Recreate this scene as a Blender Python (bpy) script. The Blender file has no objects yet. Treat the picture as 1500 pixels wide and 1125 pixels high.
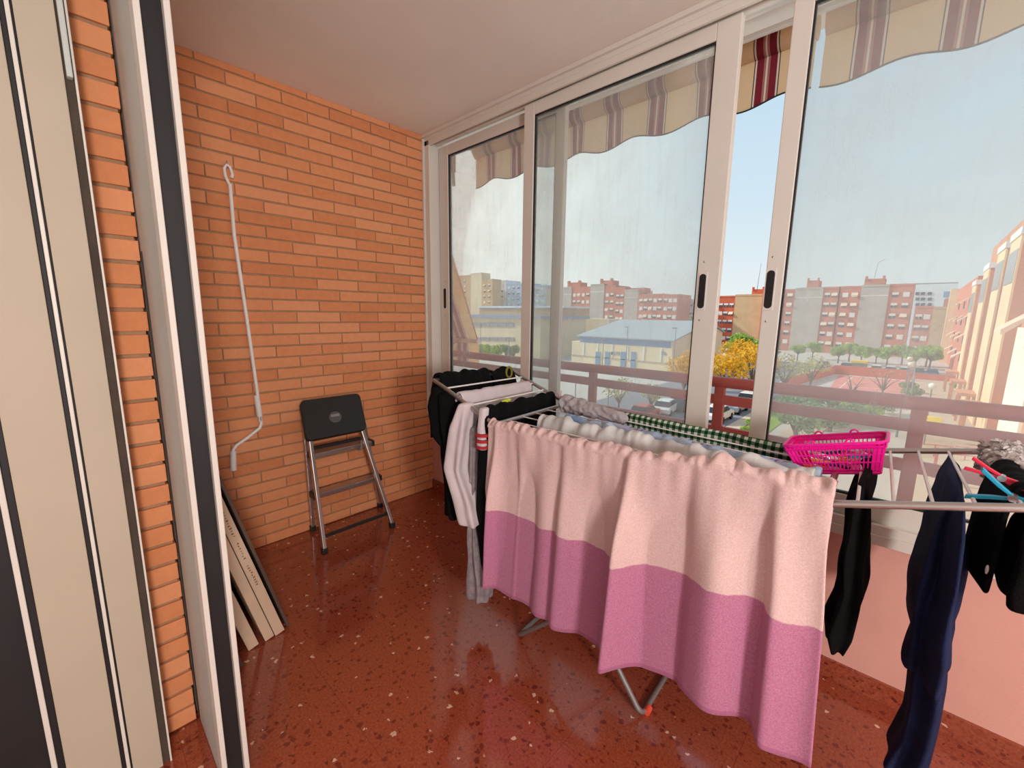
import bpy, bmesh, math, random
from mathutils import Vector, Matrix, noise
random.seed(7)
PI = math.pi
COL = bpy.context.scene.collection
sc = bpy.context.scene

# ------------------------------------------------------------------ camera
F_PX = 621.165
RC = [[0.7258872394635772, 0.6876917780510977, 0.01295121557487526],
      [0.12143555887068946, -0.10960108168790049, -0.9865297805614412],
      [-0.6770089516584773, 0.717682117161743, -0.1630682620270653]]
CAM = Vector((2.505, -1.842, 1.30))
GZ = -8.7                                            # street level: the flat is on the third floor

def ray(px, py):
    a, b = (px-750)/F_PX, (py-562.5)/F_PX
    return Vector([RC[0][i]*a + RC[1][i]*b + RC[2][i] for i in range(3)])
def on(ax, val, px, py):
    r = ray(px, py); t = (val-CAM[ax])/r[ax]
    return CAM + r*t
def onX(v, px, py): return on(0, v, px, py)
def onY(v, px, py): return on(1, v, px, py)
def gnd(px, py): return on(2, GZ, px, py)

cd = bpy.data.cameras.new('camera'); cam = bpy.data.objects.new('camera', cd); COL.objects.link(cam)
m = Matrix.Identity(4)
for i in range(3):
    m[i][0] = RC[0][i]; m[i][1] = -RC[1][i]; m[i][2] = -RC[2][i]; m[i][3] = CAM[i]
cam.matrix_world = m
cd.sensor_fit = 'HORIZONTAL'; cd.sensor_width = 36; cd.lens = F_PX/1500*36
cd.clip_start = 0.02; cd.clip_end = 2000
sc.camera = cam

# ------------------------------------------------------------------ materials
def srgb(r, g, b):
    def f(c):
        c /= 255
        return c/12.92 if c <= .04045 else ((c+.055)/1.055)**2.4
    return (f(r), f(g), f(b), 1)

class NT:
    def __init__(s, name):
        s.m = bpy.data.materials.new(name); s.m.use_nodes = True
        s.t = s.m.node_tree; s.t.nodes.clear()
        s.out = s.n('ShaderNodeOutputMaterial')
    def n(s, typ, ins=None, **kw):
        nd = s.t.nodes.new(typ)
        for k, v in kw.items(): setattr(nd, k, v)
        for k, v in (ins or {}).items():
            if isinstance(v, bpy.types.NodeSocket): s.t.links.new(v, nd.inputs[k])
            else: nd.inputs[k].default_value = v
        return nd
    def math(s, op, a, b=0.0, c=0.0):
        nd = s.n('ShaderNodeMath', {0: a, 1: b, 2: c}, operation=op)
        return nd.outputs[0]
    def mix(s, fac, a, b, blend='MIX'):
        nd = s.n('ShaderNodeMix', data_type='RGBA', blend_type=blend)
        for idx, v in ((0, fac), (6, a), (7, b)):
            if isinstance(v, bpy.types.NodeSocket): s.t.links.new(v, nd.inputs[idx])
            else: nd.inputs[idx].default_value = v
        return nd.outputs[2]
    def ramp(s, fac, stops, interp='LINEAR'):
        nd = s.n('ShaderNodeValToRGB', {0: fac}); cr = nd.color_ramp; cr.interpolation = interp
        while len(cr.elements) < len(stops): cr.elements.new(0.5)
        for e, (p, c) in zip(cr.elements, stops): e.position = p; e.color = c
        return nd.outputs[0]
    def obj(s, scale=None):
        tc = s.n('ShaderNodeTexCoord')
        if scale is None: return tc.outputs['Object']
        return s.n('ShaderNodeMapping', {0: tc.outputs['Object'], 3: scale}).outputs[0]
    def done(s, sh):
        s.t.links.new(sh, s.out.inputs[0]); return s.m

def pm(name, col, rough=.6, metal=0, amt=.12, scale=12, bump=0, bscale=60, spec=.5, trans=0, sheen=0):
    N = NT(name); co = N.obj()
    nz = N.n('ShaderNodeTexNoise', {'Vector': co, 'Scale': scale, 'Detail': 4})
    lo = tuple(c*(1-amt) for c in col[:3])+(1,); hi = tuple(min(1, c*(1+amt)) for c in col[:3])+(1,)
    c = N.ramp(nz.outputs[0], [(.3, lo), (.7, hi)])
    ins = {'Base Color': c, 'Roughness': rough, 'Metallic': metal, 'Specular IOR Level': spec}
    if sheen: ins['Sheen Weight'] = sheen
    b = N.n('ShaderNodeBsdfPrincipled', ins)
    if bump:
        nb = N.n('ShaderNodeTexNoise', {'Vector': co, 'Scale': bscale, 'Detail': 5})
        bp = N.n('ShaderNodeBump', {'Height': nb.outputs[0], 'Strength': bump, 'Distance': .01})
        N.t.links.new(bp.outputs[0], b.inputs['Normal'])
    sh = b.outputs[0]
    if trans:
        tr = N.n('ShaderNodeBsdfTranslucent', {'Color': c})
        sh = N.n('ShaderNodeMixShader', {0: trans, 1: sh, 2: tr.outputs[0]}).outputs[0]
    return N.done(sh)

M = {}
def mk(key, *a, **k): M[key] = pm(key, *a, **k)

def attr_mat(name, c1, c2, c3, rough=.8, bump=.4, bscale=90):
    """colour varies brick by brick through a per-face attribute"""
    N = NT(name); co = N.obj()
    at = N.n('ShaderNodeAttribute', attribute_name='tone')
    nz = N.n('ShaderNodeTexNoise', {'Vector': co, 'Scale': 30, 'Detail': 5})
    f = N.math('ADD', N.math('MULTIPLY', at.outputs['Fac'], .55), N.math('MULTIPLY', nz.outputs[0], .45))
    c = N.ramp(f, [(.1, c1), (.5, c2), (.95, c3)])
    nb = N.n('ShaderNodeTexNoise', {'Vector': co, 'Scale': bscale, 'Detail': 6})
    bp = N.n('ShaderNodeBump', {'Height': nb.outputs[0], 'Strength': bump, 'Distance': .006})
    b = N.n('ShaderNodeBsdfPrincipled', {'Base Color': c, 'Roughness': rough, 'Normal': bp.outputs[0], 'Specular IOR Level': .3})
    return N.done(b.outputs[0])
M['brick'] = attr_mat('orange_brick', srgb(212, 132, 86), srgb(228, 150, 102), srgb(236, 164, 120))
mk('mortar', srgb(176, 138, 106), .95, bump=.5, bscale=150)
mk('plaster', srgb(240, 230, 220), .9, amt=.03, scale=3, bump=.08, bscale=120)
mk('pink_wall', srgb(224, 166, 152), .85, amt=.05, scale=4, bump=.12, bscale=140)
mk('alu', srgb(226, 219, 210), .38, amt=.03, scale=5)
mk('alu_shut', srgb(196, 200, 194), .5, amt=.05, scale=5)
mk('beige', srgb(190, 176, 156), .6, amt=.03, scale=4)
mk('black_rubber', srgb(26, 22, 24), .6, amt=.2)
mk('brown_seal', srgb(70, 58, 48), .8, amt=.2)
mk('steel', srgb(190, 182, 178), .32, metal=.85, amt=.05)
mk('white_enamel', srgb(244, 240, 236), .4, amt=.03)
mk('grey_leg', srgb(150, 146, 146), .4, metal=.6, amt=.06)
mk('black_plastic', srgb(34, 38, 38), .42, amt=.15, scale=40, bump=.15, bscale=300)
mk('grey_plastic', srgb(92, 92, 92), .5)
mk('light_plastic', srgb(150, 148, 145), .5)
mk('black_cloth', srgb(13, 12, 14), .95, amt=.25, scale=25, bump=.3, bscale=250, spec=.15)
mk('navy_cloth', srgb(30, 37, 70), .95, amt=.2, scale=20, bump=.3, bscale=300, spec=.2)
mk('white_cloth', srgb(232, 220, 224), .9, amt=.05, scale=15, bump=.3, bscale=300, trans=.2)
mk('grey_tulle', srgb(168, 156, 160), .95, amt=.25, scale=30, bump=.6, bscale=120, trans=.3)
mk('red_stripe', srgb(170, 40, 50), .9)
mk('grey_cloth', srgb(196, 188, 192), .92, amt=.12, scale=25, bump=.5, bscale=180, trans=.15)
mk('fuzzy', srgb(204, 196, 194), .98, amt=.2, scale=60, bump=.8, bscale=200)
mk('olive', srgb(130, 120, 40), .9)
mk('lime', srgb(196, 206, 60), .8)
mk('pink_plastic', srgb(248, 20, 160), .35, amt=.05)
mk('peg_red', srgb(232, 40, 78), .4, amt=.06)
mk('peg_blue', srgb(24, 164, 204), .4, amt=.06)
mk('peg_pink', srgb(240, 150, 160), .4, amt=.06)
mk('peg_orange', srgb(244, 128, 40), .4, amt=.06)
mk('peg_yellow', srgb(246, 208, 60), .4, amt=.06)
mk('peg_white', srgb(238, 232, 226), .4, amt=.06)
mk('peg_navy', srgb(46, 60, 110), .4, amt=.06)
mk('board_pale', srgb(214, 186, 158), .6, amt=.1, scale=8)
mk('board_dark', srgb(92, 72, 60), .6, amt=.15, scale=8)
mk('board_back', srgb(60, 44, 40), .7, amt=.15)
mk('ink', srgb(140, 106, 82), .8)
mk('rail_red', srgb(176, 80, 70), .45, amt=.08, scale=9)
mk('chrome', srgb(210, 210, 212), .25, metal=.9)
mk('orange_cap', srgb(232, 84, 60), .5)

# terrazzo floor
def terrazzo(name, k=1.0):
    N = NT(name); co = N.obj()
    v1 = N.n('ShaderNodeTexVoronoi', {'Vector': co, 'Scale': 55.0}, feature='F1')
    warp = N.n('ShaderNodeTexNoise', {'Vector': co, 'Scale': 90, 'Detail': 3})
    w = N.mix(.022, co, warp.outputs['Color'])
    v2 = N.n('ShaderNodeTexVoronoi', {'Vector': w, 'Scale': 50.0, 'Randomness': 1.0}, feature='F1')
    v3 = N.n('ShaderNodeTexVoronoi', {'Vector': w, 'Scale': 40.0, 'Randomness': 1.0}, feature='F1')
    nz = N.n('ShaderNodeTexNoise', {'Vector': co, 'Scale': 140, 'Detail': 5})
    base = N.ramp(nz.outputs[0], [(.3, tuple(x*k for x in srgb(136, 60, 40)[:3])+(1,)), (.7, tuple(x*k for x in srgb(168, 86, 60)[:3])+(1,))])
    s2 = N.n('ShaderNodeSeparateColor', {0: v2.outputs['Color']})
    dark_m = N.math('MULTIPLY', N.math('GREATER_THAN', s2.outputs[0], .40), N.math('LESS_THAN', v2.outputs['Distance'], N.math('MULTIPLY_ADD', s2.outputs[1], .34, .12)))
    dark_c = N.mix(s2.outputs[2], srgb(96, 36, 28), srgb(134, 52, 38))
    c = N.mix(dark_m, base, dark_c)
    s3 = N.n('ShaderNodeSeparateColor', {0: v3.outputs['Color']})
    lt_m = N.math('MULTIPLY', N.math('GREATER_THAN', s3.outputs[0], .90), N.math('LESS_THAN', v3.outputs['Distance'], N.math('MULTIPLY_ADD', s3.outputs[1], .22, .10)))
    lt_c = N.mix(s3.outputs[2], srgb(232, 206, 186), srgb(206, 150, 124))
    c = N.mix(lt_m, c, lt_c)
    # tile joints every 40 cm
    sp = N.n('ShaderNodeSeparateXYZ', {0: co})
    def joint(s):
        f = N.math('FRACT', N.math('DIVIDE', N.math('ADD', s, 10.13), .40))
        return N.math('LESS_THAN', f, .004)
    j = N.math('MAXIMUM', joint(sp.outputs[0]), joint(sp.outputs[1]))
    c = N.mix(N.math('MULTIPLY', j, .6), c, srgb(96, 34, 26))
    sm = N.n('ShaderNodeTexNoise', {'Vector': co, 'Scale': 5, 'Detail': 4})
    rg = N.n('ShaderNodeMapRange', {0: sm.outputs[0], 1: .3, 2: .7, 3: .09, 4: .17})
    b = N.n('ShaderNodeBsdfPrincipled', {'Base Color': c, 'Roughness': rg.outputs[0], 'Specular IOR Level': .7, 'Coat Weight': .5, 'Coat Roughness': .07})
    return N.done(b.outputs[0])
M['terrazzo'] = terrazzo('red_terrazzo')

# dusty window glass: clear pane with a film of dust and rain streaks
def dusty(name, base, streak, tint=(.96, .985, .97, 1)):
    N = NT(name); co = N.obj()
    st = N.n('ShaderNodeTexNoise', {'Vector': N.obj((14, 14, 1.6)), 'Scale': 1.7, 'Detail': 7, 'Roughness': .7})
    bl = N.n('ShaderNodeTexNoise', {'Vector': co, 'Scale': 3.2, 'Detail': 3})
    a = N.n('ShaderNodeMapRange', {0: st.outputs[0], 1: .5, 2: .8, 3: 0, 4: streak})
    b = N.n('ShaderNodeMapRange', {0: bl.outputs[0], 1: .35, 2: .7, 3: base*.75, 4: base*1.25})
    f = N.math('ADD', a.outputs[0], b.outputs[0])
    tr = N.n('ShaderNodeBsdfTransparent', {0: tint})
    d1 = N.n('ShaderNodeBsdfDiffuse', {0: (.83, .84, .84, 1)}); d2 = N.n('ShaderNodeBsdfTranslucent', {0: (.83, .84, .84, 1)})
    dd = N.n('ShaderNodeMixShader', {0: .6, 1: d1.outputs[0], 2: d2.outputs[0]})
    mx = N.n('ShaderNodeMixShader', {0: f, 1: tr.outputs[0], 2: dd.outputs[0]})
    fr = N.n('ShaderNodeFresnel', {0: 1.3})
    gl = N.n('ShaderNodeBsdfGlossy', {0: (1, 1, 1, 1), 1: .03})
    m2 = N.n('ShaderNodeMixShader', {0: N.math('MULTIPLY', fr.outputs[0], .6), 1: mx.outputs[0], 2: gl.outputs[0]})
    return N.done(m2.outputs[0])
M['glass'] = dusty('dusty_glass', .24, .09)
M['glass_r'] = dusty('hazy_glass', .24, .06)

# striped awning canvas: u runs along the awning in metres
def awning_mat(name, period, off, trans, cream=(228, 196, 158)):
    N = NT(name)
    uv = N.n('ShaderNodeUVMap'); sp = N.n('ShaderNodeSeparateXYZ', {0: uv.outputs[0]})
    f = N.math('FRACT', N.math('DIVIDE', N.math('ADD', sp.outputs[0], off), period))
    cream = srgb(*cream); burg = srgb(126, 44, 54); navy = srgb(66, 48, 70); pale = srgb(222, 206, 190); rose = srgb(170, 112, 108)
    c = N.ramp(f, [(0, cream), (.55, navy), (.565, pale), (.59, burg), (.70, rose), (.735, pale), (.765, rose), (.80, burg), (.91, pale), (.935, navy), (.95, cream)], 'CONSTANT')
    d = N.n('ShaderNodeBsdfDiffuse', {0: c}); t = N.n('ShaderNodeBsdfTranslucent', {0: c})
    return N.done(N.n('ShaderNodeMixShader', {0: trans, 1: d.outputs[0], 2: t.outputs[0]}).outputs[0])
M['awning'] = awning_mat('striped_canvas', .2475, .0246, .55)
M['awning_nbr'] = awning_mat('glow_tinted_canvas', .46, .10, .8, (252, 206, 140))  # orange glow of sun through the canvas put into the cream stripe

# two-tone towel: v is metres of cloth below the rail
def towel_mat():
    N = NT('two_tone_towel')
    uv = N.n('ShaderNodeUVMap'); sp = N.n('ShaderNodeSeparateXYZ', {0: uv.outputs[0]})
    co = N.obj()
    wv = N.n('ShaderNodeTexNoise', {'Vector': co, 'Scale': 9, 'Detail': 3})
    e = N.math('ADD', sp.outputs[1], N.math('MULTIPLY', N.math('SUBTRACT', wv.outputs[0], .5), .03))
    f = N.n('ShaderNodeMapRange', {0: e, 1: .318, 2: .322}).outputs[0]
    nz = N.n('ShaderNodeTexNoise', {'Vector': co, 'Scale': 260, 'Detail': 4})
    top = N.ramp(nz.outputs[0], [(.3, srgb(228, 190, 188)), (.7, srgb(244, 216, 212))])
    bot = N.ramp(nz.outputs[0], [(.3, srgb(190, 116, 150)), (.7, srgb(212, 144, 176))])
    c = N.mix(f, top, bot)
    hem = N.math('GREATER_THAN', sp.outputs[1], .655)
    c = N.mix(N.math('MULTIPLY', hem, .45), c, srgb(168, 86, 130))
    bn = N.n('ShaderNodeTexNoise', {'Vector': N.obj((1, 1, 1.6)), 'Scale': 420, 'Detail': 3})
    bp = N.n('ShaderNodeBump', {'Height': bn.outputs[0], 'Strength': .22, 'Distance': .004})
    b = N.n('ShaderNodeBsdfPrincipled', {'Base Color': c, 'Roughness': .95, 'Sheen Weight': .2, 'Normal': bp.outputs[0], 'Specular IOR Level': .1})
    t = N.n('ShaderNodeBsdfTranslucent', {0: c})
    return N.done(N.n('ShaderNodeMixShader', {0: .15, 1: b.outputs[0], 2: t.outputs[0]}).outputs[0])
M['towel'] = towel_mat()

def uv_pattern(name, fn, trans=.15):
    N = NT(name)
    uv = N.n('ShaderNodeUVMap'); sp = N.n('ShaderNodeSeparateXYZ', {0: uv.outputs[0]})
    c = fn(N, sp.outputs[0], sp.outputs[1])
    b = N.n('ShaderNodeBsdfPrincipled', {'Base Color': c, 'Roughness': .95, 'Specular IOR Level': .1})
    t = N.n('ShaderNodeBsdfTranslucent', {0: c})
    return N.done(N.n('ShaderNodeMixShader', {0: trans, 1: b.outputs[0], 2: t.outputs[0]}).outputs[0])
def gingham(N, u, v):
    a = N.math('GREATER_THAN', N.math('FRACT', N.math('DIVIDE', u, .024)), .5)
    b = N.math('GREATER_THAN', N.math('FRACT', N.math('DIVIDE', N.math('ADD', v, 5), .024)), .5)
    s = N.math('MULTIPLY', N.math('ADD', a, b), .5)
    return N.ramp(s, [(0, srgb(226, 230, 220)), (.3, srgb(84, 122, 92)), (.8, srgb(24, 56, 38))], 'CONSTANT')
M['gingham'] = uv_pattern('green_gingham', gingham)
def lavstripe(N, u, v):
    a = N.math('GREATER_THAN', N.math('FRACT', N.math('DIVIDE', N.math('ADD', u, N.math('MULTIPLY', v, .6)), .016)), .62)
    z = N.math('GREATER_THAN', N.math('FRACT', N.math('DIVIDE', u, .21)), .55)
    return N.mix(N.math('MULTIPLY', a, z), srgb(198, 196, 222), srgb(120, 138, 198))
M['lav'] = uv_pattern('lavender_striped_cotton', lavstripe)
def bluepale(N, u, v):
    nz = N.n('ShaderNodeTexNoise', {'Vector': N.obj(), 'Scale': 7, 'Detail': 2})
    return N.ramp(nz.outputs[0], [(.35, srgb(134, 164, 204)), (.6, srgb(190, 212, 232))])
M['bluecloth'] = uv_pattern('pale_blue_cotton', bluepale)
def offwhite(N, u, v):
    nz = N.n('ShaderNodeTexNoise', {'Vector': N.obj(), 'Scale': 9, 'Detail': 3})
    return N.ramp(nz.outputs[0], [(.35, srgb(206, 208, 206)), (.65, srgb(232, 234, 236))])
M['offwhite'] = uv_pattern('off_white_cotton', offwhite)
def whitecuff(N, u, v):
    return N.mix(0.0, srgb(230, 218, 226), srgb(230, 218, 226))

# outdoors
mk('concrete', srgb(205, 196, 184), .9, amt=.08, scale=.15)
mk('lot', srgb(206, 186, 162), .9, amt=.07, scale=.12)
mk('asphalt', srgb(134, 136, 142), .9, amt=.08, scale=.2)
mk('grass', srgb(150, 176, 74), .95, amt=.3, scale=.8)
mk('court_red', srgb(228, 142, 128), .9, amt=.05, scale=.3)
mk('court_line', srgb(240, 214, 206), .8)
mk('red_wall', srgb(214, 112, 82), .9, amt=.08, scale=.5)
def brickwall(name, c, mort, sx=1.0):
    N = NT(name); co = N.obj()
    nz = N.n('ShaderNodeTexNoise', {'Vector': co, 'Scale': .35, 'Detail': 5})
    n2 = N.n('ShaderNodeTexNoise', {'Vector': N.obj((1, 1, 9)), 'Scale': 1.2, 'Detail': 4})
    f = N.math('ADD', N.math('MULTIPLY', nz.outputs[0], .6), N.math('MULTIPLY', n2.outputs[0], .4))
    cc = N.ramp(f, [(.35, mort), (.65, c)])
    b = N.n('ShaderNodeBsdfPrincipled', {'Base Color': cc, 'Roughness': .9, 'Specular IOR Level': .1})
    return N.done(b.outputs[0])
M['far_red'] = brickwall('far_red_brick', srgb(226, 122, 92), srgb(204, 100, 76))
M['far_pink'] = brickwall('hazed_red_brick', srgb(222, 146, 124), srgb(204, 126, 106))  # distance haze put into the brick colour, paler than far_red
M['far_grey'] = brickwall('grey_render', srgb(206, 196, 186), srgb(186, 176, 166))
M['far_beige'] = brickwall('beige_render', srgb(224, 192, 152), srgb(206, 172, 132))
M['cream_face'] = brickwall('cream_brick', srgb(244, 222, 186), srgb(234, 206, 166))
M['rib_red'] = brickwall('tan_red_brick', srgb(216, 160, 130), srgb(198, 138, 108))
mk('cream_paint', srgb(250, 246, 226), .8, amt=.03, scale=.5)
mk('white_render', srgb(236, 238, 240), .8, amt=.03, scale=.4)
mk('blue_render', srgb(176, 204, 232), .8, amt=.08, scale=.3)
mk('school', srgb(238, 220, 186), .85, amt=.05, scale=.3)
mk('roof_blue', srgb(140, 164, 198), .6, amt=.05, scale=.4)
mk('roof_grey', srgb(172, 180, 182), .6, amt=.05, scale=.3)
mk('win_dark', srgb(78, 86, 100), .3, amt=.15, scale=2)
mk('win_grey', srgb(160, 164, 168), .4, amt=.1, scale=1)
mk('shutter', srgb(240, 234, 226), .6, amt=.05, scale=2)
mk('awn_far', srgb(238, 212, 184), .8, amt=.08, scale=2)
mk('door_blue', srgb(132, 160, 190), .6)
mk('leaf_green', srgb(166, 196, 92), .8, amt=.35, scale=1.2, trans=.35)
mk('leaf_dark', srgb(138, 170, 116), .8, amt=.3, scale=1.2, trans=.3)
mk('leaf_yellow', srgb(226, 182, 58), .8, amt=.3, scale=1.0, trans=.4)
mk('leaf_pale', srgb(190, 190, 112), .8, amt=.3, scale=1.0, trans=.4)
mk('bark', srgb(120, 104, 92), .9, amt=.2, scale=5)
mk('car_white', srgb(232, 232, 232), .25, amt=.02)
mk('car_grey', srgb(150, 156, 164), .25, amt=.02)
mk('car_blue', srgb(48, 84, 146), .25, amt=.02)
mk('car_red', srgb(206, 78, 66), .25, amt=.02)
mk('car_dark', srgb(60, 64, 74), .25, amt=.02)
mk('car_glass', srgb(50, 58, 68), .15)
mk('tyre', srgb(36, 36, 38), .8)
mk('lamp_globe', srgb(244, 240, 232), .3)
mk('pole_grey', srgb(140, 142, 142), .5)
mk('sign_yellow', srgb(246, 214, 70), .5)
mk('fence_pink', srgb(214, 120, 110), .6)

# ------------------------------------------------------------------ mesh helpers
def root_of(o):
    while o.parent: o = o.parent
    return o

class MB:
    def __init__(s): s.v = []; s.f = []; s.uv = {}; s.tone = {}
    def add(s, vs, fs):
        b = len(s.v); s.v += [tuple(x) for x in vs]; s.f += [tuple(i+b for i in f) for f in fs]; return b
    def box(s, x0, x1, y0, y1, z0, z1, tone=None):
        n = len(s.f)
        s.add([(x0,y0,z0),(x1,y0,z0),(x1,y1,z0),(x0,y1,z0),(x0,y0,z1),(x1,y0,z1),(x1,y1,z1),(x0,y1,z1)],
              [(3,2,1,0),(4,5,6,7),(0,1,5,4),(1,2,6,5),(2,3,7,6),(3,0,4,7)])
        if tone is not None:
            for i in range(n, len(s.f)): s.tone[i] = tone
        return s
    def hexa(s, p):      # 8 points, bottom 0-3 counter-clockwise, top 4-7
        s.add(p, [(3,2,1,0),(4,5,6,7),(0,1,5,4),(1,2,6,5),(2,3,7,6),(3,0,4,7)]); return s
    def bar(s, a, b, w, h, up=(0, 0, 1)):   # rectangular bar from a to b
        a, b = Vector(a), Vector(b); d = (b-a).normalized(); up = Vector(up)
        sd = d.cross(up)
        if sd.length < 1e-4: sd = d.cross(Vector((1, 0, 0)))
        sd.normalize(); u2 = sd.cross(d)
        q = [(-1,-1),(1,-1),(1,1),(-1,1)]
        P = [a+sd*(w/2*i)+u2*(h/2*j) for i, j in q]+[b+sd*(w/2*i)+u2*(h/2*j) for i, j in q]
        s.add(P, [(3,2,1,0),(4,5,6,7),(0,1,5,4),(1,2,6,5),(2,3,7,6),(3,0,4,7)]); return s
    def tube(s, pts, r, n=10, cap=True, closed=False):
        pts = [Vector(p) for p in pts]; k = len(pts); rr = r if isinstance(r, (list, tuple)) else [r]*k
        rings = []; prev = None
        for i, p in enumerate(pts):
            if closed: d = pts[(i+1) % k]-pts[i-1]
            elif i == 0: d = pts[1]-p
            elif i == k-1: d = p-pts[-2]
            else: d = (pts[i+1]-p).normalized()+(p-pts[i-1]).normalized()
            d.normalize()
            if prev is None:
                a = Vector((0, 0, 1)) if abs(d.z) < .9 else Vector((1, 0, 0))
                x = d.cross(a).normalized()
            else:
                x = (prev-d*prev.dot(d)).normalized()
            prev = x; y = d.cross(x)
            rings.append([p+(x*math.cos(2*PI*j/n)+y*math.sin(2*PI*j/n))*rr[i] for j in range(n)])
        return s.loft(rings, cap, closed)
    def loft(s, rings, cap=True, closed=False):
        n = len(rings[0]); b = len(s.v)
        for R in rings: s.v += [tuple(p) for p in R]
        k = len(rings)
        for i in range(k if closed else k-1):
            i2 = (i+1) % k
            for j in range(n):
                j2 = (j+1) % n
                s.f.append((b+i*n+j, b+i*n+j2, b+i2*n+j2, b+i2*n+j))
        if cap and not closed:
            s.f.append(tuple(b+j for j in range(n-1, -1, -1)))
            s.f.append(tuple(b+(k-1)*n+j for j in range(n)))
        return s
    def grid(s, nu, nv, fn):     # fn(i/nu, j/nv) -> (pos, uv)
        b = len(s.v); uvs = []
        for j in range(nv+1):
            for i in range(nu+1):
                p, uv = fn(i/nu, j/nv); s.v.append(tuple(p)); uvs.append(uv)
        for j in range(nv):
            for i in range(nu):
                q = (j*(nu+1)+i, j*(nu+1)+i+1, (j+1)*(nu+1)+i+1, (j+1)*(nu+1)+i)
                s.uv[len(s.f)] = [uvs[t] for t in q]
                s.f.append(tuple(b+t for t in q))
        return s
    def ball(s, c, r, n=10, mth=6, jitter=0, seed=0):
        rx, ry, rz = r if isinstance(r, (tuple, list)) else (r, r, r)
        rings = []
        for i in range(1, mth):
            t = PI*i/mth; ring = []
            for j in range(n):
                a = 2*PI*j/n
                d = Vector((math.sin(t)*math.cos(a), math.sin(t)*math.sin(a), -math.cos(t)))
                k = 1+jitter*noise.noise(d*2.3+Vector((seed, seed*.7, 0)))
                ring.append((c[0]+d.x*rx*k, c[1]+d.y*ry*k, c[2]+d.z*rz*k))
            rings.append(ring)
        return s.loft(rings)
    def prism(s, poly, axis, a, b):  # polygon (2D) extruded along axis from a to b
        def mkp(p, t):
            return {0: (t, p[0], p[1]), 1: (p[0], t, p[1]), 2: (p[0], p[1], t)}[axis]
        n = len(poly)
        s.add([mkp(p, a) for p in poly]+[mkp(p, b) for p in poly],
              [tuple(range(n-1, -1, -1)), tuple(range(n, 2*n))]+[(i, (i+1) % n, (i+1) % n+n, i+n) for i in range(n)])
        return s
    def mesh(s, name, mats, org):
        me = bpy.data.meshes.new(name)
        me.from_pydata([(x-org[0], y-org[1], z-org[2]) for x, y, z in s.v], [], s.f)
        if s.uv:
            ul = me.uv_layers.new(name='UVMap')
            for p in me.polygons:
                if p.index in s.uv:
                    for li, uv in zip(p.loop_indices, s.uv[p.index]): ul.data[li].uv = uv
        if s.tone:
            at = me.attributes.new('tone', 'FLOAT', 'FACE')
            for i, v in s.tone.items(): at.data[i].value = v
        bm = bmesh.new(); bm.from_mesh(me); bmesh.ops.recalc_face_normals(bm, faces=bm.faces); bm.to_mesh(me); bm.free()
        for m_ in (mats if isinstance(mats, (list, tuple)) else [mats]): me.materials.append(M[m_] if isinstance(m_, str) else m_)
        return me
    def build(s, name, mat, parent=None, smooth=True, bevel=0, sub=0, thick=0, ang=40, org=None):
        if org is None:
            if parent is None:
                xs, ys, zs = zip(*s.v)
                org = ((min(xs)+max(xs))/2, (min(ys)+max(ys))/2, min(zs))
            else: org = tuple(root_of(parent).location)
        me = s.mesh(name, mat, org)
        o = bpy.data.objects.new(name, me); COL.objects.link(o)
        if parent is None: o.location = org
        else: o.parent = parent
        if smooth:
            for p in me.polygons: p.use_smooth = True
            me.set_sharp_from_angle(angle=math.radians(ang))
        if thick:
            md = o.modifiers.new('thickness', 'SOLIDIFY'); md.thickness = thick; md.offset = 0
        if sub:
            md = o.modifiers.new('sub', 'SUBSURF'); md.levels = sub; md.render_levels = sub
        if bevel:
            md = o.modifiers.new('bevel', 'BEVEL'); md.width = bevel; md.segments = 2; md.limit_method = 'ANGLE'
        return o

def tag(o, label=None, cat=None, group=None, kind=None):
    if label: o['label'] = label
    if cat: o['category'] = cat
    if group: o['group'] = group
    if kind: o['kind'] = kind
    return o
def thing(name, label, cat, loc, group=None, kind=None):
    o = bpy.data.objects.new(name, None); COL.objects.link(o); o.location = loc; o.empty_display_size = .1
    return tag(o, label, cat, group, kind)
def struct(o, label=None, cat=None):
    return tag(o, label, cat, kind='structure')
def kids(o): return [c for c in bpy.data.objects if c.parent == o]
CH = {}
def copy_tree(o, parent=None):
    c = o.copy(); COL.objects.link(c)
    if parent: c.parent = parent
    for ch in kids(o): copy_tree(ch, c)
    return c
def lerp(a, b, t): return Vector(a)*(1-t)+Vector(b)*t
def sm(t): t = max(0, min(1, t)); return t*t*(3-2*t)
def nz(x, y=0, z=0): return noise.noise(Vector((x, y, z)))

H = 2.445
# ================================================================== THE BALCONY
XR = 4.6          # the glazed balcony runs on to the right, outside the frame
MB().box(-.3, XR, -4.2, .10, -.12, 0).build('floor', 'terrazzo', smooth=False, org=(0, 0, 0))
struct(bpy.data.objects['floor'], 'polished red terrazzo floor with dark and pale chips', 'floor')
o = MB().box(-.3, XR, -4.2, .10, H, H+.2).build('ceiling', 'plaster', smooth=False, org=(0, 0, 0)); struct(o, 'plain pale plaster ceiling above the balcony', 'ceiling')

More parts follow.
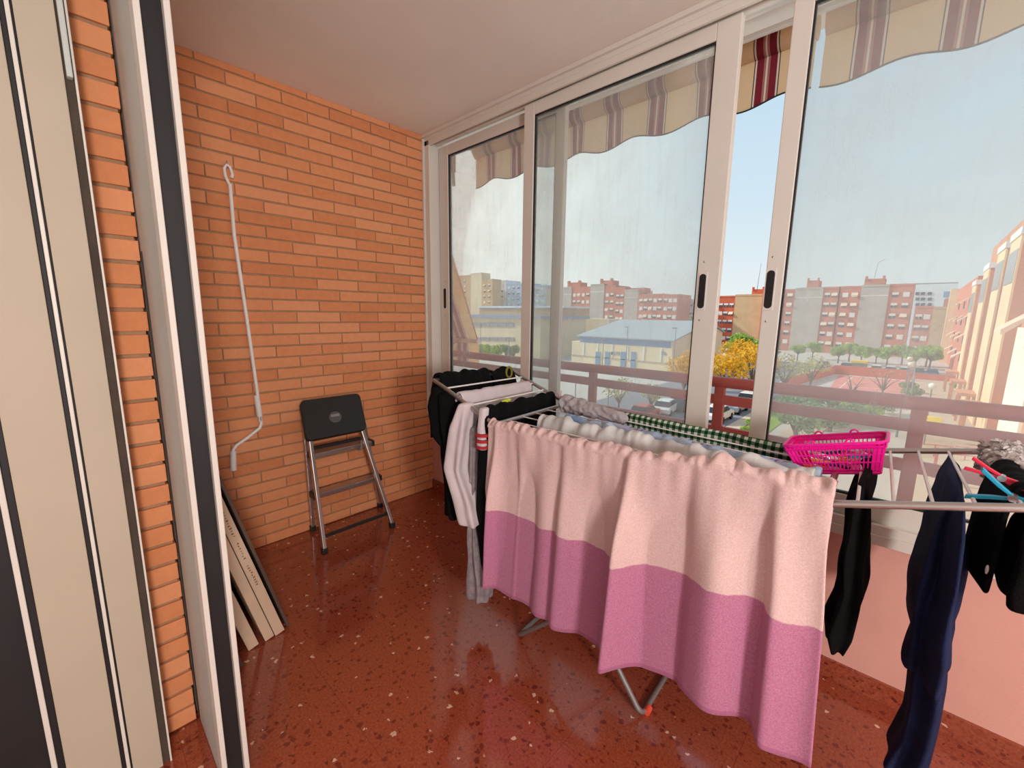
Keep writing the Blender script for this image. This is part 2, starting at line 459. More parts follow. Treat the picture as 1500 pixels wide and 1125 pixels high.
# bricks: real courses with raked joints
def brick_wall(name, plane, val, s0, s1, z0, z1, d, phase=0, label='', into=1):
    PITCH, BL, J = .0618, .246, .009
    mb = MB(); k = 0; z = z0
    while z < z1-.004:
        off = (0 if k % 2 else BL/2)+phase+random.uniform(-.004, .004)
        s = s0-BL*2+off
        while s < s1:
            a, b = max(s, s0), min(s+BL-J*.6, s1)
            if b-a > .012:
                pr = random.uniform(0, .0016)
                zz0, zz1 = z+J*.5+random.uniform(-.0008, .0008), min(z+PITCH-J*.5+random.uniform(-.0008, .0008), z1)
                t = random.random()
                if plane == 0: mb.box(val-d, val+pr, a, b, zz0, zz1, t)
                else: mb.box(a, b, val-d, val+pr, zz0, zz1, t)
            s += BL
        z += PITCH; k += 1
    return mb
wl = thing('wall_left', 'orange brick end wall behind the step stool', 'wall', (0, -.84, 0), kind='structure')
mb = brick_wall('', 0, 0, -1.68, .06, 0, H, .05, phase=-1.176+1.68-.246*2+.246*.5)
mb.build('brickwork', 'brick', wl, smooth=False, bevel=.0018)
MB().box(-.3, -.006, -1.68, .06, 0, H).build('mortar_bed', 'mortar', wl, smooth=False)

# facade wall behind, with the brick door reveal at its end
wb = thing('wall_back', 'brick facade wall ending in the door reveal', 'wall', (.5, -1.71, 0), kind='structure')
mb = MB(); z = 0
while z < H-.02:
    mb.box(.92, .978+random.uniform(0, .002), -1.757, -1.677+random.uniform(-.003, .002), z+.005, min(z+.0618-.005, H), random.random()); z += .0618
mb.build('brickwork', 'brick', wb, smooth=False, bevel=.0018)
MB().box(0.0, .971, -1.752, -1.682, 0, H).build('mortar_bed', 'mortar', wb, smooth=False)

# parapet under the windows and its skirting
o = MB().box(0, XR, -.035, .10, 0, .565).build('wall_front', 'pink_wall', smooth=False, org=(0, 0, 0)); struct(o, 'pink painted parapet wall under the sliding windows', 'wall')
o = MB().box(0.0, XR, -.047, -.035, 0, .07).build('baseboard_front', 'terrazzo', smooth=False, org=(0, 0, 0)); struct(o, 'red terrazzo skirting along the pink parapet', 'baseboard')

# window frame (fixed) : trim_1
t = thing('trim_1', 'white aluminium outer frame of the sliding windows', 'window frame', (0, 0, .565), kind='structure')
MB().box(0, XR, -.075, .075, .565, .600).box(0, XR, -.07, -.055, .60, .632).box(0, XR, -.008, .008, .60, .625).box(0, XR, .055, .07, .60, .62).build('sill_track', 'alu', t, smooth=False, bevel=.002)
MB().box(0, XR, -.07, .07, 2.405, H-.012).box(0, XR, -.085, .02, H-.02, H).box(0, XR, -.07, -.056, 2.375, 2.405).box(0, XR, -.008, .008, 2.385, 2.405).build('head_track', 'alu', t, smooth=False, bevel=.002)
MB().box(0.0, .045, -.07, .07, .60, 2.405).box(.045, .06, -.07, -.055, .60, 2.405).box(.0, .018, -.085, -.07, .58, 2.42).build('jamb', 'alu', t, smooth=False, bevel=.002)

# sliding sashes
def sash(n, x0, x1, y0, y1, lw, rw, label, glass, ztop=2.375, zg=2.315, zb=.603, zgb=.70, handles=()):
    w = thing('window_%d' % n, label, 'sliding window', ((x0+x1)/2, (y0+y1)/2, zb), kind='structure')
    ym = (y0+y1)/2
    def stile(a, b): return MB().box(a, b, y0, y1, zb, ztop)
    stile(x0, x0+lw).build('stile', 'alu', w, smooth=False, bevel=.003)
    stile(x1-rw, x1).build('stile', 'alu', w, smooth=False, bevel=.003)
    MB().box(x0+lw, x1-rw, y0, y1, zg, ztop).build('top_rail', 'alu', w, smooth=False, bevel=.003)
    MB().box(x0+lw, x1-rw, y0, y1, zb, zgb).build('bottom_rail', 'alu', w, smooth=False, bevel=.003)
    g = MB()
    for a, b, c, d in ((x0+lw, x0+lw+.005, zgb, zg), (x1-rw-.005, x1-rw, zgb, zg), (x0+lw+.005, x1-rw-.005, zgb, zgb+.006), (x0+lw+.005, x1-rw-.005, zg-.006, zg)):
        g.box(a, b, ym-.010, ym+.010, c, d)
    g.build('gasket', 'black_rubber', w, smooth=False)
    MB().box(x0+lw-.004, x1-rw+.004, ym-.002, ym+.002, zgb-.004, zg+.004).build('pane', glass, w, smooth=False)
    for hx in handles:
        h = MB(); pts = []
        for k in range(17):
            a = PI*k/16; pts.append((hx+.013*math.cos(a), 1.40+.055+.013*math.sin(a)))
        for k in range(17):
            a = PI+PI*k/16; pts.append((hx+.013*math.cos(a), 1.40-.055+.013*math.sin(a)))
        h.prism(pts, 1, y0-.0035, y0+.001)
        hh = h.build('handle_recess', 'black_rubber', w, bevel=.001)
        MB().box(hx-.017, hx+.017, y0-.002, y0+.001, 1.325, 1.475).build('handle_plate', 'alu', w, smooth=False, bevel=.001)
        for zz in (1.285, 1.515):
            MB().ball((hx, y0-.0005, zz), (.004, .002, .004), 8, 5).build('screw', 'steel', w)
    return w
w1 = sash(1, .062, 1.10, .010, .042, .092, .06, 'left sliding sash beside the brick wall, behind its neighbour', 'glass', handles=(.112,))
w2 = sash(2, .873, 1.918, -.045, -.013, .069, .086, 'middle sliding sash with a black recessed handle on its right stile', 'glass', handles=(1.857,))
w3 = sash(3, 2.079, 3.40, -.045, -.013, .058, .07, 'right sliding sash behind the pink basket', 'glass_r', handles=(2.097,))
w4 = sash(4, 3.36, XR-.05, .010, .042, .07, .07, 'far right sliding sash outside the picture', 'glass_r')

# ---- doorway at the left: aluminium frame with brush seals
d1 = thing('door_1', 'cream aluminium door frame with dark seals at the left edge', 'door frame', (1.06, -1.88, 0), kind='structure')
HX = 1.08
def strip(name, mat, y0, y1, x0=1.0, x1=HX, z1=2.40):
    return MB().box(x0, x1, y0, y1, 0, z1).build(name, mat, d1, smooth=False, bevel=.0015)
strip('shadow_gap', 'black_rubber', -4.20, -1.977, x1=HX-.03)  # black strip lengthened out of view to keep the sun out
strip('lip', 'alu', -1.977, -1.967)
strip('seal', 'black_rubber', -1.967, -1.954, x1=HX-.004)
strip('wide_face', 'beige', -1.954, -1.858)
strip('seal', 'black_rubber', -1.858, -1.849, x1=HX-.004)
strip('lip', 'alu', -1.849, -1.8415)
strip('seal', 'black_rubber', -1.8415, -1.8375, x1=HX-.004)
strip('inner_face', 'beige', -1.8375, -1.776)
strip('brush_seal', 'brown_seal', -1.776, -1.760, x1=HX-.006)
strip('lip', 'alu', -1.760, -1.7555)
MB().box(HX-.02, HX+.012, -1.772, -1.762, 1.80, 2.40).build('guide', 'alu_shut', d1, smooth=False, bevel=.002)

o = MB().box(1.0, XR, -2.05, -1.676, 2.06, H).build('trim_6', 'plaster', smooth=False); struct(o, 'door head above the doorway, over the camera', 'lintel')
# sliding panel parked outside the brick reveal, seen end-on
d2 = thing('door_2', 'grey-white sliding door panel seen end-on with a dark grooved edge', 'door', (1.14, -1.645, 0), kind='structure')
DX = 1.30
MB().box(.90, DX-.045, -1.672, -1.618, 0.012, 2.43).build('panel_face', 'alu_shut', d2, smooth=False, bevel=.002)
MB().box(DX-.045, DX-.02, -1.670, -1.618, 0.012, 2.43).build('groove', 'black_rubber', d2, smooth=False)
MB().box(DX-.045, DX, -1.674, -1.662, 0.012, 2.43).build('lip', 'alu', d2, smooth=False, bevel=.002)
MB().box(DX-.045, DX, -1.624, -1.612, 0.012, 2.43).build('lip', 'alu', d2, smooth=False, bevel=.002)
MB().box(.90, DX, -1.668, -1.622, 0.0, 0.012).build('bottom_runner', 'alu_shut', d2, smooth=False)
MB().box(.99, 1.0, -1.6745, -1.672, 0.02, 1.45).build('edge_shade', 'black_rubber', d2, smooth=False)  # black strip drawn as the shadow between brick and panel

# ================================================================== THINGS INSIDE
# ---- step stool
st = thing('step_stool', 'folding aluminium step stool with a black top against the brick wall', 'step stool', (.16, -.76, 0))
def slab(mb, c00, c10, c11, c01, th, r=.03, n=6):
    """rounded padded slab over 4 corners"""
    c00, c10, c11, c01 = map(Vector, (c00, c10, c11, c01))
    nrm = (c10-c00).cross(c01-c00).normalized()
    W, D = (c10-c00).length, (c01-c00).length
    out = []
    for (cx, cy, a0) in ((1-r/W, 1-r/D, 0), (r/W, 1-r/D, 90), (r/W, r/D, 180), (1-r/W, r/D, 270)):
        for k in range(n+1):
            a = math.radians(a0+90*k/n); out.append((cx+r/W*math.cos(a), cy+r/D*math.sin(a)))
    def P(u, v, h): return lerp(lerp(c00, c10, u), lerp(c01, c11, u), v)+nrm*h
    def ring(k, h): return [P(.5+(u-.5)*k, .5+(v-.5)*k, h) for u, v in out]
    mb.loft([ring(.97, -th), ring(1, -th*.8), ring(1, -.004), ring(.985, 0), ring(.93, .0)])
    return nrm, P
seat = MB()
A, B, C_, D_ = (.20, -1.000, .612), (.20, -.650, .612), (.045, -.610, .805), (.045, -.965, .805)
# slab corners: u runs along Y (left to right in the picture), v from the low edge to the high edge
nrm, P = slab(seat, A, B, C_, D_, .030)
so = seat.build('seat', 'black_plastic', st)
bd = MB(); cB = P(.5, .45, .0015)
u_ = (Vector(B)-Vector(A)).normalized(); v_ = (Vector(D_)-Vector(A)).normalized()
ring0 = [cB+(u_*math.cos(2*PI*k/24)+v_*math.sin(2*PI*k/24))*.036-nrm*.003 for k in range(24)]
ring1 = [p+nrm*.004 for p in ring0]
bd.loft([ring0, ring1]); bo = bd.build('badge', 'grey_plastic', so)
lb = MB(); c2 = cB+v_*.010+nrm*.002
lb.hexa([c2-u_*.024-v_*.008, c2+u_*.024-v_*.008, c2+u_*.024+v_*.008, c2-u_*.024+v_*.008,
         c2-u_*.024-v_*.008+nrm*.002, c2+u_*.024-v_*.008+nrm*.002, c2+u_*.024+v_*.008+nrm*.002, c2-u_*.024+v_*.008+nrm*.002])
lb.build('badge_band', 'light_plastic', so, smooth=False)
for (a, b, nm) in (((.165, -.970, .62), (.312, -.987, .02), 'front_leg'), ((.165, -.672, .62), (.316, -.577, .02), 'front_leg'),
                   ((.040, -.950, .76), (.018, -.932, .02), 'rear_leg'), ((.040, -.615, .76), (.018, -.490, .02), 'rear_leg')):
    L = MB(); L.bar(a, b, .020, .030, up=(1, 0, 0)); lo = L.build(nm, 'steel', st, smooth=False, bevel=.003)
    f = MB(); b = Vector(b); f.box(b.x-.017, b.x+.017, b.y-.015, b.y+.015, 0, .034); f.build('foot_cap', 'black_plastic', lo, smooth=False, bevel=.005)
for z, ya, yb in ((.485, -.945, -.560), (.243, -.945, -.518)):
    s_ = MB(); s_.box(.028, .105, ya+.012, yb-.012, z-.014, z+.014); so2 = s_.build('step', 'steel', st, smooth=False, bevel=.004)
    e = MB(); e.box(.02, .11, ya-.002, ya+.014, z-.018, z+.018); e.build('end_cap', 'black_plastic', so2, smooth=False, bevel=.003)
    e = MB(); e.box(.02, .11, yb-.014, yb+.002, z-.018, z+.018); e.build('end_cap', 'black_plastic', so2, smooth=False, bevel=.003)
MB().box(.293, .305, -.985, -.592, .082, .098).build('crossbar', 'black_plastic', st, smooth=False, bevel=.002)
MB().box(.125, .145, -.965, -.665, .535, .552).build('crossbar', 'black_plastic', st, smooth=False, bevel=.002)
for y in (-.962, -.660):
    MB().tube([(.14, y, .53), (.12, y+.006, .47), (.08, y+.006, .455)], .006, 8).build('hinge_stay', 'light_plastic', st)

# ---- awning crank hung on the brick wall
cr = thing('awning_crank', 'white awning crank pole with a hook, hung on the brick wall', 'crank', (.03, -1.2, .48))
X0 = .022
MB().tube([(X0, -1.206, 1.90), (X0, -1.207, 1.66), (X0, -1.184, 1.25), (X0, -1.165, .85), (X0, -1.163, .72)], .0085, 10).build('rod', 'white_enamel', cr)
hk = [(X0, -1.206, 1.89), (X0, -1.222, 1.93), (X0, -1.224, 1.965), (X0, -1.213, 1.985), (X0, -1.199, 1.975), (X0, -1.192, 1.945), (X0, -1.196, 1.928)]
MB().tube(hk, .007, 8).build('hook', 'white_enamel', cr)
MB().tube([(0.0, -1.212, 1.990), (.03, -1.212, 1.990), (.034, -1.212, 2.0)], .004, 8).build('wall_hook', 'steel', cr)
MB().tube([(X0, -1.171, .86), (X0, -1.164, .745)], .0135, 12).build('upper_grip', 'white_enamel', cr)
MB().tube([(X0, -1.163, .75), (X0, -1.160, .705), (X0, -1.168, .682), (X0, -1.230, .640), (X0, -1.283, .610), (X0, -1.298, .590), (X0, -1.300, .55)], .0085, 10).build('bent_arm', 'white_enamel', cr)
MB().tube([(X0, -1.299, .585), (X0, -1.306, .482)], [.014, .0145], 12).build('handle_grip', 'white_enamel', cr)

# ---- boards leaning on the facade wall
def board(name, x1, yb, th, L, mat, label, w=.62, group=None, ink=False):
    tl = math.radians(14.7)
    up = Vector((0, -math.sin(tl), math.cos(tl))); nr = Vector((0, -math.cos(tl), -math.sin(tl)))   # towards the wall
    b0 = Vector((x1, yb, 0)); zl = th*math.sin(tl)
    b0.z = zl
    P = [b0+Vector((-w, 0, 0)), b0, b0+nr*th, b0+Vector((-w, 0, 0))+nr*th]
    P += [p+up*L for p in P]
    t = thing(name, label, 'board', (x1-w/2, yb, 0), group)
    MB().hexa(P).build('panel', mat, t, smooth=False, bevel=.002)
    if ink:
        W = [MB(), MB(), MB()]
        for k in range(34):
            if k in (9, 10, 18, 19): continue
            s = .26+k*.0115
            h = random.uniform(.0015, .0042)
            c = b0+nr*(th*.5+random.uniform(-.002, .002))+up*s+Vector((.0006, 0, 0))
            a, d = up*random.uniform(.0012, .0034), nr*h
            W[0 if k < 9 else 1 if k < 18 else 2].hexa([c-a-d, c+a-d, c+a+d, c-a+d]+[p+Vector((.0012, 0, 0)) for p in (c-a-d, c+a-d, c+a+d, c-a+d)])
        for q in W: q.build('lettering', 'ink', t, smooth=False)
    return t
board('leaning_board', .751, -1.318, .012, 1.28, 'board_dark', 'thin dark outermost board leaning below the awning crank', .66)
board('leaning_board', .772, -1.345, .036, 1.10, 'board_pale', 'pale board with faint lettering leaning behind the thin dark one', .66, ink=True)
board('leaning_board', .775, -1.385, .034, .96, 'board_pale', 'plain pale board leaning directly against the lettered board', .66)
board('leaning_board', .782, -1.442, .038, .72, 'board_pale', 'pale leaning board set apart by a dark gap', .66)
board('leaning_board', .850, -1.512, .016, .54, 'board_dark', 'short brown board at the foot of the leaning stack, nearest the door panel', .66)

# ---- drying rack
BL0, BR0 = Vector((1.385, -.750, .885)), Vector((2.400, -.695, .885))       # front rail of the body
BL1, BR1 = Vector((1.350, -.235, .885)), Vector((2.385, -.250, .873))       # back rail
BP1 = Vector((2.372, -.180, .885))                                          # back pivot of the right wing
WL0, WL1 = Vector((1.065, -.790, 1.022)), Vector((1.015, -.265, 1.010))     # left wing, outer end
WR0, WR1 = Vector((2.860, -.655, 1.010)), Vector((2.850, -.150, .985))      # right wing, outer end
dr = thing('drying_rack', 'grey metal winged clothes airer loaded with washing in the middle of the balcony', 'clothes airer', (1.88, -.46, 0))
for a, b in ((BL0, BR0), (BL1, BR1)): MB().tube([a, b], .009, 12).build('body_rail', 'steel', dr)
for a, b in ((BL0, BL1), (BR0, BR1)): MB().tube([a, b], .008, 12).build('end_bar', 'steel', dr)
for k in range(1, 6):
    MB().tube([lerp(BL0, BL1, k/6), lerp(BR0, BR1, k/6)], .0022, 6).build('wire', 'white_enamel', dr)
def wing(a0, a1, b0, b1, n):
    fr = MB(); fr.tube([a0, b0*.985+a0*.015, b0, b0+(b1-b0)*.03, b1-(b1-b0)*.03, b1, a1], .0085, 12)
    o = fr.build('wing_frame', 'steel', dr)
    for k in range(1, n+1):
        t_ = k/(n+1)
        MB().tube([lerp(a0, b0, t_), lerp(a1, b1, t_)], .0035, 8).build('rung', 'white_enamel', o)
wing(BL0, BL1, WL0, WL1, 4); wing(BR0, BP1, WR0, WR1, 7)
def leg(foot0, foot1, top0, top1):
    p = [top0]
    def corner(a, c, b, r=.035):
        a, c, b = Vector(a), Vector(c), Vector(b); o = []
        for k in range(7):
            t_ = k/6; q0 = c+(a-c).normalized()*r; q1 = c+(b-c).normalized()*r
            o.append((q0*(1-t_)**2)+(c*2*t_*(1-t_))+(q1*t_**2))
        return o
    pts = [top0]+corner(top0, foot0, foot1)+corner(foot0, foot1, top1)+[top1]
    return MB().tube(pts, .009, 10).build('leg_frame', 'grey_leg', dr)
fa0, fa1 = Vector((1.478, -.700, .010)), Vector((1.455, -.260, .010))
fb0, fb1 = Vector((2.006, -.676, .010)), Vector((1.985, -.235, .010))
leg(fa0, fa1, Vector((2.385, -.680, .875)), Vector((2.365, -.255, .868)))
leg(fb0, fb1, Vector((1.40, -.735, .875)), Vector((1.37, -.250, .875)))
MB().tube([Vector((2.012, -.655, .011)), Vector((2.010, -.630, .011))], .0115, 10).build('foot_cap', 'orange_cap', dr)
MB().tube([BR1, BP1], .007, 10).build('pivot_link', 'steel', dr)
MB().tube([BR0+Vector((-.012, .15, -.07)), BR0+Vector((-.002, .155, .012))], .011, 10).build('pivot_sleeve', 'peg_pink', dr)

# ---- cloth helpers
def drape(name, label, cat, a, b, front, back, mat, nu=60, nv=46, bulge=.012, flare=.25, fold=.02, freq=9, seed=0, ragged=.02, thick=.006, group=None, slump=.0, top=.006, sub=1, pleat=0):
    """cloth folded over the line a-b; 'front' hangs to the camera side"""
    a, b = Vector(a), Vector(b); d = (b-a); L = d.length; d.normalize(); side = Vector((d.y, -d.x, 0)).normalized()
    R = .013+top
    def fn(u, v):
        s = u*L
        Fr = front*(1+ragged*nz(s*6, seed, 1)); Bk = back*(1+ragged*nz(s*6, seed, 5))
        tot = Fr+Bk+PI*R
        q = v*tot
        n1 = nz(s*freq*.55+seed, q*1.6, seed)
        n2 = math.sin(s*freq+seed*1.7+.8*nz(s*3, q*2, seed))
        p = a+d*s; p.z -= slump*4*u*(1-u)
        wr = top*1.2*nz(s*14+seed, seed*2, 3)+top*1.0*nz(s*34+seed, seed, q*9)+top*.5*abs(nz(s*70, q*12, seed))
        pl = pleat*(1-abs(math.sin(s*36+q*16+seed+2.2*nz(s*5, q*3, seed)+1.5*nz(s*11, seed))))**1.0 if pleat else 0
        wr += pl*.9
        if q < Bk:
            h = Bk-q; off = R+fold*(n2*.6+n1)*min(1, h/.10)+bulge*min(1, h/.05)+flare*.12*h
            p = p-side*off; p.z -= h
            vv = -h
        elif q < Bk+PI*R:
            ang = PI-(q-Bk)/R
            p = p+side*math.cos(ang)*(R+wr*.4); p.z += math.sin(ang)*R+wr
            vv = 0
        else:
            h = q-Bk-PI*R; off = R+fold*(n2*.6+n1)*min(1, h/.10)+bulge*min(1, h/.05)+flare*.12*h
            p = p+side*(off+top*.8*nz(s*30+seed, h*10, 2)*math.exp(-h*9)+pl*math.exp(-h*4)); p.z -= h-top*.6*nz(s*34+seed, seed, 4)*math.exp(-h*14)
            vv = h
        return p, (s, q)
    o = MB().grid(nu, nv, fn).build(name, mat, thick=thick, sub=sub, ang=180)
    return tag(o, label, cat, group)

def hang(name, mat, secs, parent=None, n=28, seed=0, wr=.012, steps=7, lobes=5, sub=1):
    """hanging garment lofted through sections (x, y, z, half width x, half width y)"""
    rings = []; K = len(secs)
    for i in range(K-1):
        for k in range(steps if i < K-2 else steps+1):
            t_ = k/steps; s = [secs[i][j]*(1-t_)+secs[i+1][j]*t_ for j in range(5)]
            ring = []
            for j in range(n):
                th = 2*PI*j/n
                r = 1+.22*math.sin(lobes*th+seed+1.5*nz(s[2]*5, seed))*min(1, (i+t_)*1.2)
                dx = s[3]*math.copysign(abs(math.cos(th))**.8, math.cos(th))*r; dy = s[4]*math.copysign(abs(math.sin(th))**.8, math.sin(th))*r
                w = wr*nz(math.cos(th)*2+seed, math.sin(th)*2, s[2]*9+seed)
                ring.append((s[0]+dx+w*math.cos(th), s[1]+dy+w*math.sin(th), s[2]+wr*.6*nz(th*2, seed, 7)*(1 if i > 0 else .3)))
            rings.append(ring)
    return MB().loft(rings).build(name, mat, parent, sub=sub, ang=180)

# ---- the pink towel over the front rail
def towel():
    a, b = Vector((1.375, -.754, .880)), Vector((2.418, -.698, .886))
    L = (b-a).length; d = (b-a).normalized(); side = Vector((d.y, -d.x, 0))
    back, Rr = .16, .024
    creases = [(.040, .010, .050), (.15, .03, .034), (.33, .045, .046), (.545, .022, .070), (.72, .05, .030), (.90, .03, .055)]
    def fn(u, v):
        tot = back+PI*Rr+.672
        q = v*tot; s = u*L
        p = lerp(a, b, u)
        p.z += .030*sm((u-.45)/.4)+.004*nz(u*9, 2)
        rag = .016*nz(u*60, 3, q*14)+.018*nz(u*24, 9, q*10)+.008*nz(u*130, q*30)
        if q < back:
            h = back-q; p = p-side*(Rr+.012*nz(u*12, h*4)+.01); p.z -= h; vv = -h
        elif q < back+PI*Rr:
            ang = PI-(q-back)/Rr; R2 = Rr+.5*abs(rag)
            p = p+side*math.cos(ang)*R2; p.z += math.sin(ang)*Rr+rag*.9; vv = 0
        else:
            h = q-back-PI*Rr; g = sm(h/.30)
            off = Rr+.002
            for c, w, amp in creases:
                cc = c-.035*h if c > .4 and c < .6 else c-.01*h
                x = (u-cc)/w
                off += amp*(.35+g)*(math.exp(-max(x, 0)*.55)*(1/(1+math.exp(-x*6)))-.08)
            off += g*(.022*math.sin(u*25+.6)+.010*math.sin(u*47+2))+.010*g*nz(u*6, h*2.5, 4)+.035*h*(u-.2)
            off += .006*nz(u*30, h*5, 1)*(1-g)
            p = p+side*max(off, .006); p.z -= h*(.985)
            p = p+d*(.055*g*(u-.5)*1.2*h/.6-.01*h)
            p.z += (.020*nz(u*3.6, 8)+.012*nz(u*11, 3))*g
            vv = h
        return p, (s, vv)
    o = MB().grid(150, 96, fn).build('bath_towel', 'towel', thick=.007, sub=1, ang=180)
    tag(o, 'large pink towel with a mauve lower half over the front rail of the airer', 'towel')
towel()

def onbar(k, n=6): return lerp(BL0, BL1, k/n), lerp(BR0, BR1, k/n)
def part_line(k, t0, t1):
    a, b = onbar(k); return lerp(a, b, t0), lerp(a, b, t1)
drape('tea_towel', 'green and white gingham cloth hung along the back rail of the airer', 'cloth', lerp(BL1, BR1, .255), lerp(BL1, BR1, .90), .26, .30, 'gingham', seed=2, fold=.004, bulge=.001, top=.002, flare=.05, nu=90)
a, b = part_line(3.45, .30, .93); b.z -= .012; drape('striped_shirt', 'lavender shirt with blue striped patches between the gingham and pale blue washing', 'shirt', a, b, .34, .30, 'lav', nu=120, seed=5, fold=.006, bulge=.004, top=.004, flare=.1, pleat=.003)
a, b = part_line(2.75, .17, .975); b.z -= .004; drape('pale_blue_shirt', 'crumpled pale blue shirt on the airer ending beside the pink basket', 'shirt', a, b, .40, .36, 'bluecloth', nu=160, seed=9, fold=.008, bulge=.008, top=.009, flare=.1, pleat=.008)
a, b = part_line(1.95, .10, .965); drape('white_shirt', 'crumpled off-white cotton shirt on the airer, nearest the pink towel', 'shirt', a, b, .40, .36, 'offwhite', nu=170, seed=13, fold=.009, bulge=.008, top=.012, flare=.1, pleat=.012)
# grey bunch at the back left
mbk = MB(); p0, p1 = part_line(5.0, .015, .345)
rings = []
for k in range(46):
    t_ = k/45; c = lerp(p0, p1, t_); c.z += .020*(1-t_*.8)+.004; rr = .040*(1-.50*t_)*(.35+.65*sm(min(t_, 1-t_)/.07))
    ring = []
    for j in range(32):
        a_ = 2*PI*j/32; q_ = 1+.34*(1-2*abs(nz(math.cos(a_)*1.6+t_*3, math.sin(a_)*1.6, t_*11)))-.12+.25*nz(math.cos(a_)*3, math.sin(a_)*3, t_*24)
        ring.append((c.x+.006*nz(t_*9, a_), c.y+rr*1.15*math.cos(a_)*q_, c.z+rr*math.sin(a_)*q_))
    rings.append(ring)
o = mbk.loft(rings).build('bunched_cloth', 'grey_cloth', sub=1, ang=180); tag(o, 'bunched grey-mauve cloth at the back left corner of the airer', 'cloth')

# ---- left wing washing
def wl(t_, f):      # point on the left wing: t_ out along the wing, f from front to back
    return lerp(lerp(BL0, WL0, t_), lerp(BL1, WL1, t_), f)
jk = drape('black_jacket', 'black jacket over the far end of the left wing, beside the brick wall', 'jacket', wl(.985, .02), wl(.985, .60), .20, .26, 'black_cloth', seed=21, fold=.014, bulge=.018, top=.010, pleat=.010, flare=.4, nu=40, nv=40, thick=.012)
hang('sleeve', 'black_cloth', [(1.085, -.755, 1.00, .03, .05), (1.09, -.765, .92, .055, .065), (1.10, -.765, .80, .055, .06), (1.125, -.765, .74, .03, .03)], jk, seed=3)
hang('trouser_leg', 'black_cloth', [(1.135, -.74, .98, .03, .08), (1.15, -.74, .80, .035, .075), (1.16, -.745, .55, .042, .06), (1.165, -.75, .432, .048, .05)], jk, seed=8, wr=.006)
o = drape('black_sock', 'black item with an olive edge draped at the back of the left wing', 'sock', wl(.97, .64), wl(.95, .95), .12, .12, 'black_cloth', seed=33, fold=.008, bulge=.01, top=.010, nu=20, nv=24, thick=.008)
q0 = wl(.96, .86)
MB().tube([q0+Vector((.028, .02*math.cos(k*PI/6), .008+.026*math.sin(k*PI/6))) for k in range(12)], .006, 8, closed=True).build('olive_band', 'olive', o)
wg = drape('white_garment', 'white long-sleeved top over the middle rung of the left wing', 'top', wl(.60, .02), wl(.60, .93), .30, .30, 'white_cloth', seed=41, fold=.010, bulge=.006, top=.005, nu=40, nv=36)
hang('sleeve', 'white_cloth', [(1.255, -.775, .955, .018, .03), (1.225, -.785, .85, .040, .04), (1.205, -.79, .68, .044, .045), (1.265, -.79, .56, .050, .045), (1.30, -.79, .462, .046, .04)], wg, seed=4, wr=.008)
cf = hang('striped_sleeve', 'white_cloth', [(1.335, -.755, .945, .016, .02), (1.335, -.765, .87, .022, .024), (1.342, -.768, .78, .025, .025)], wg, seed=6, wr=.001, lobes=0)
for z in (.835, .812, .788):
    MB().loft([[(1.341+.0285*math.cos(2*PI*j/20), -.768+.0285*math.sin(2*PI*j/20), z+dz) for j in range(20)] for dz in (0, .011)]).build('cuff_stripe', 'red_stripe', cf)
bt = drape('black_trousers', 'black trousers on the rung nearest the pink towel, left wing', 'trousers', wl(.22, .03), wl(.22, .95), .32, .34, 'black_cloth', seed=52, fold=.008, bulge=.010, top=.007, pleat=.010, nu=40, nv=36, thick=.008)
hang('trouser_leg', 'black_cloth', [(1.335, -.735, .92, .026, .035), (1.348, -.738, .70, .036, .04), (1.350, -.74, .45, .044, .04), (1.365, -.74, .30, .040, .036), (1.378, -.74, .215, .024, .03)], bt, seed=12, wr=.006, lobes=2)
tlo = hang('tulle_skirt', 'grey_tulle', [(1.272, -.745, .86, .012, .02), (1.280, -.75, .60, .020, .03), (1.290, -.755, .40, .026, .035), (1.318, -.755, .22, .052, .05), (1.312, -.755, .125, .046, .045)], None, seed=15, wr=.010, lobes=7)
tag(tlo, 'grey gauzy cloth hanging low between the white sleeve and the pink towel', 'cloth')
q = wl(.22, .30); o = MB().ball((q.x, q.y, q.z+.03), (.012, .026, .008), 10, 6, .5, 3).build('care_label', 'lime', bt)

# ---- clothes pegs
def peg(name, label, mat, loc, rot, L=.075, open_=.16, group=None, width=.010):
    t = thing(name, label, 'clothespin', loc, group)
    for sgn, nm in ((1, 'jaw'), (-1, 'jaw')):
        q = MB(); prof = [(-.5, .10+open_*1.0), (-.2, .065+open_*.45), (.05, .05), (.30, .085), (.5, .03), (.5, .0), (.05, .0), (-.2, .01+open_*.36), (-.5, .04+open_*.9)]
        q.prism([(x*L, sgn*(y*L)) for x, y in prof], 1, -width/2, width/2)
        q2 = MB(); q2.v = q.v; q2.f = q.f
        o = q2.build(nm, mat, t, smooth=False, bevel=.0012, org=(0, 0, 0))
    c = MB(); c.tube([(.05*L, -width*.75, 0), (.05*L, width*.75, 0)], .07*L, 10); c.build('spring', 'chrome', t, org=(0, 0, 0))
    t.rotation_euler = rot
    return t
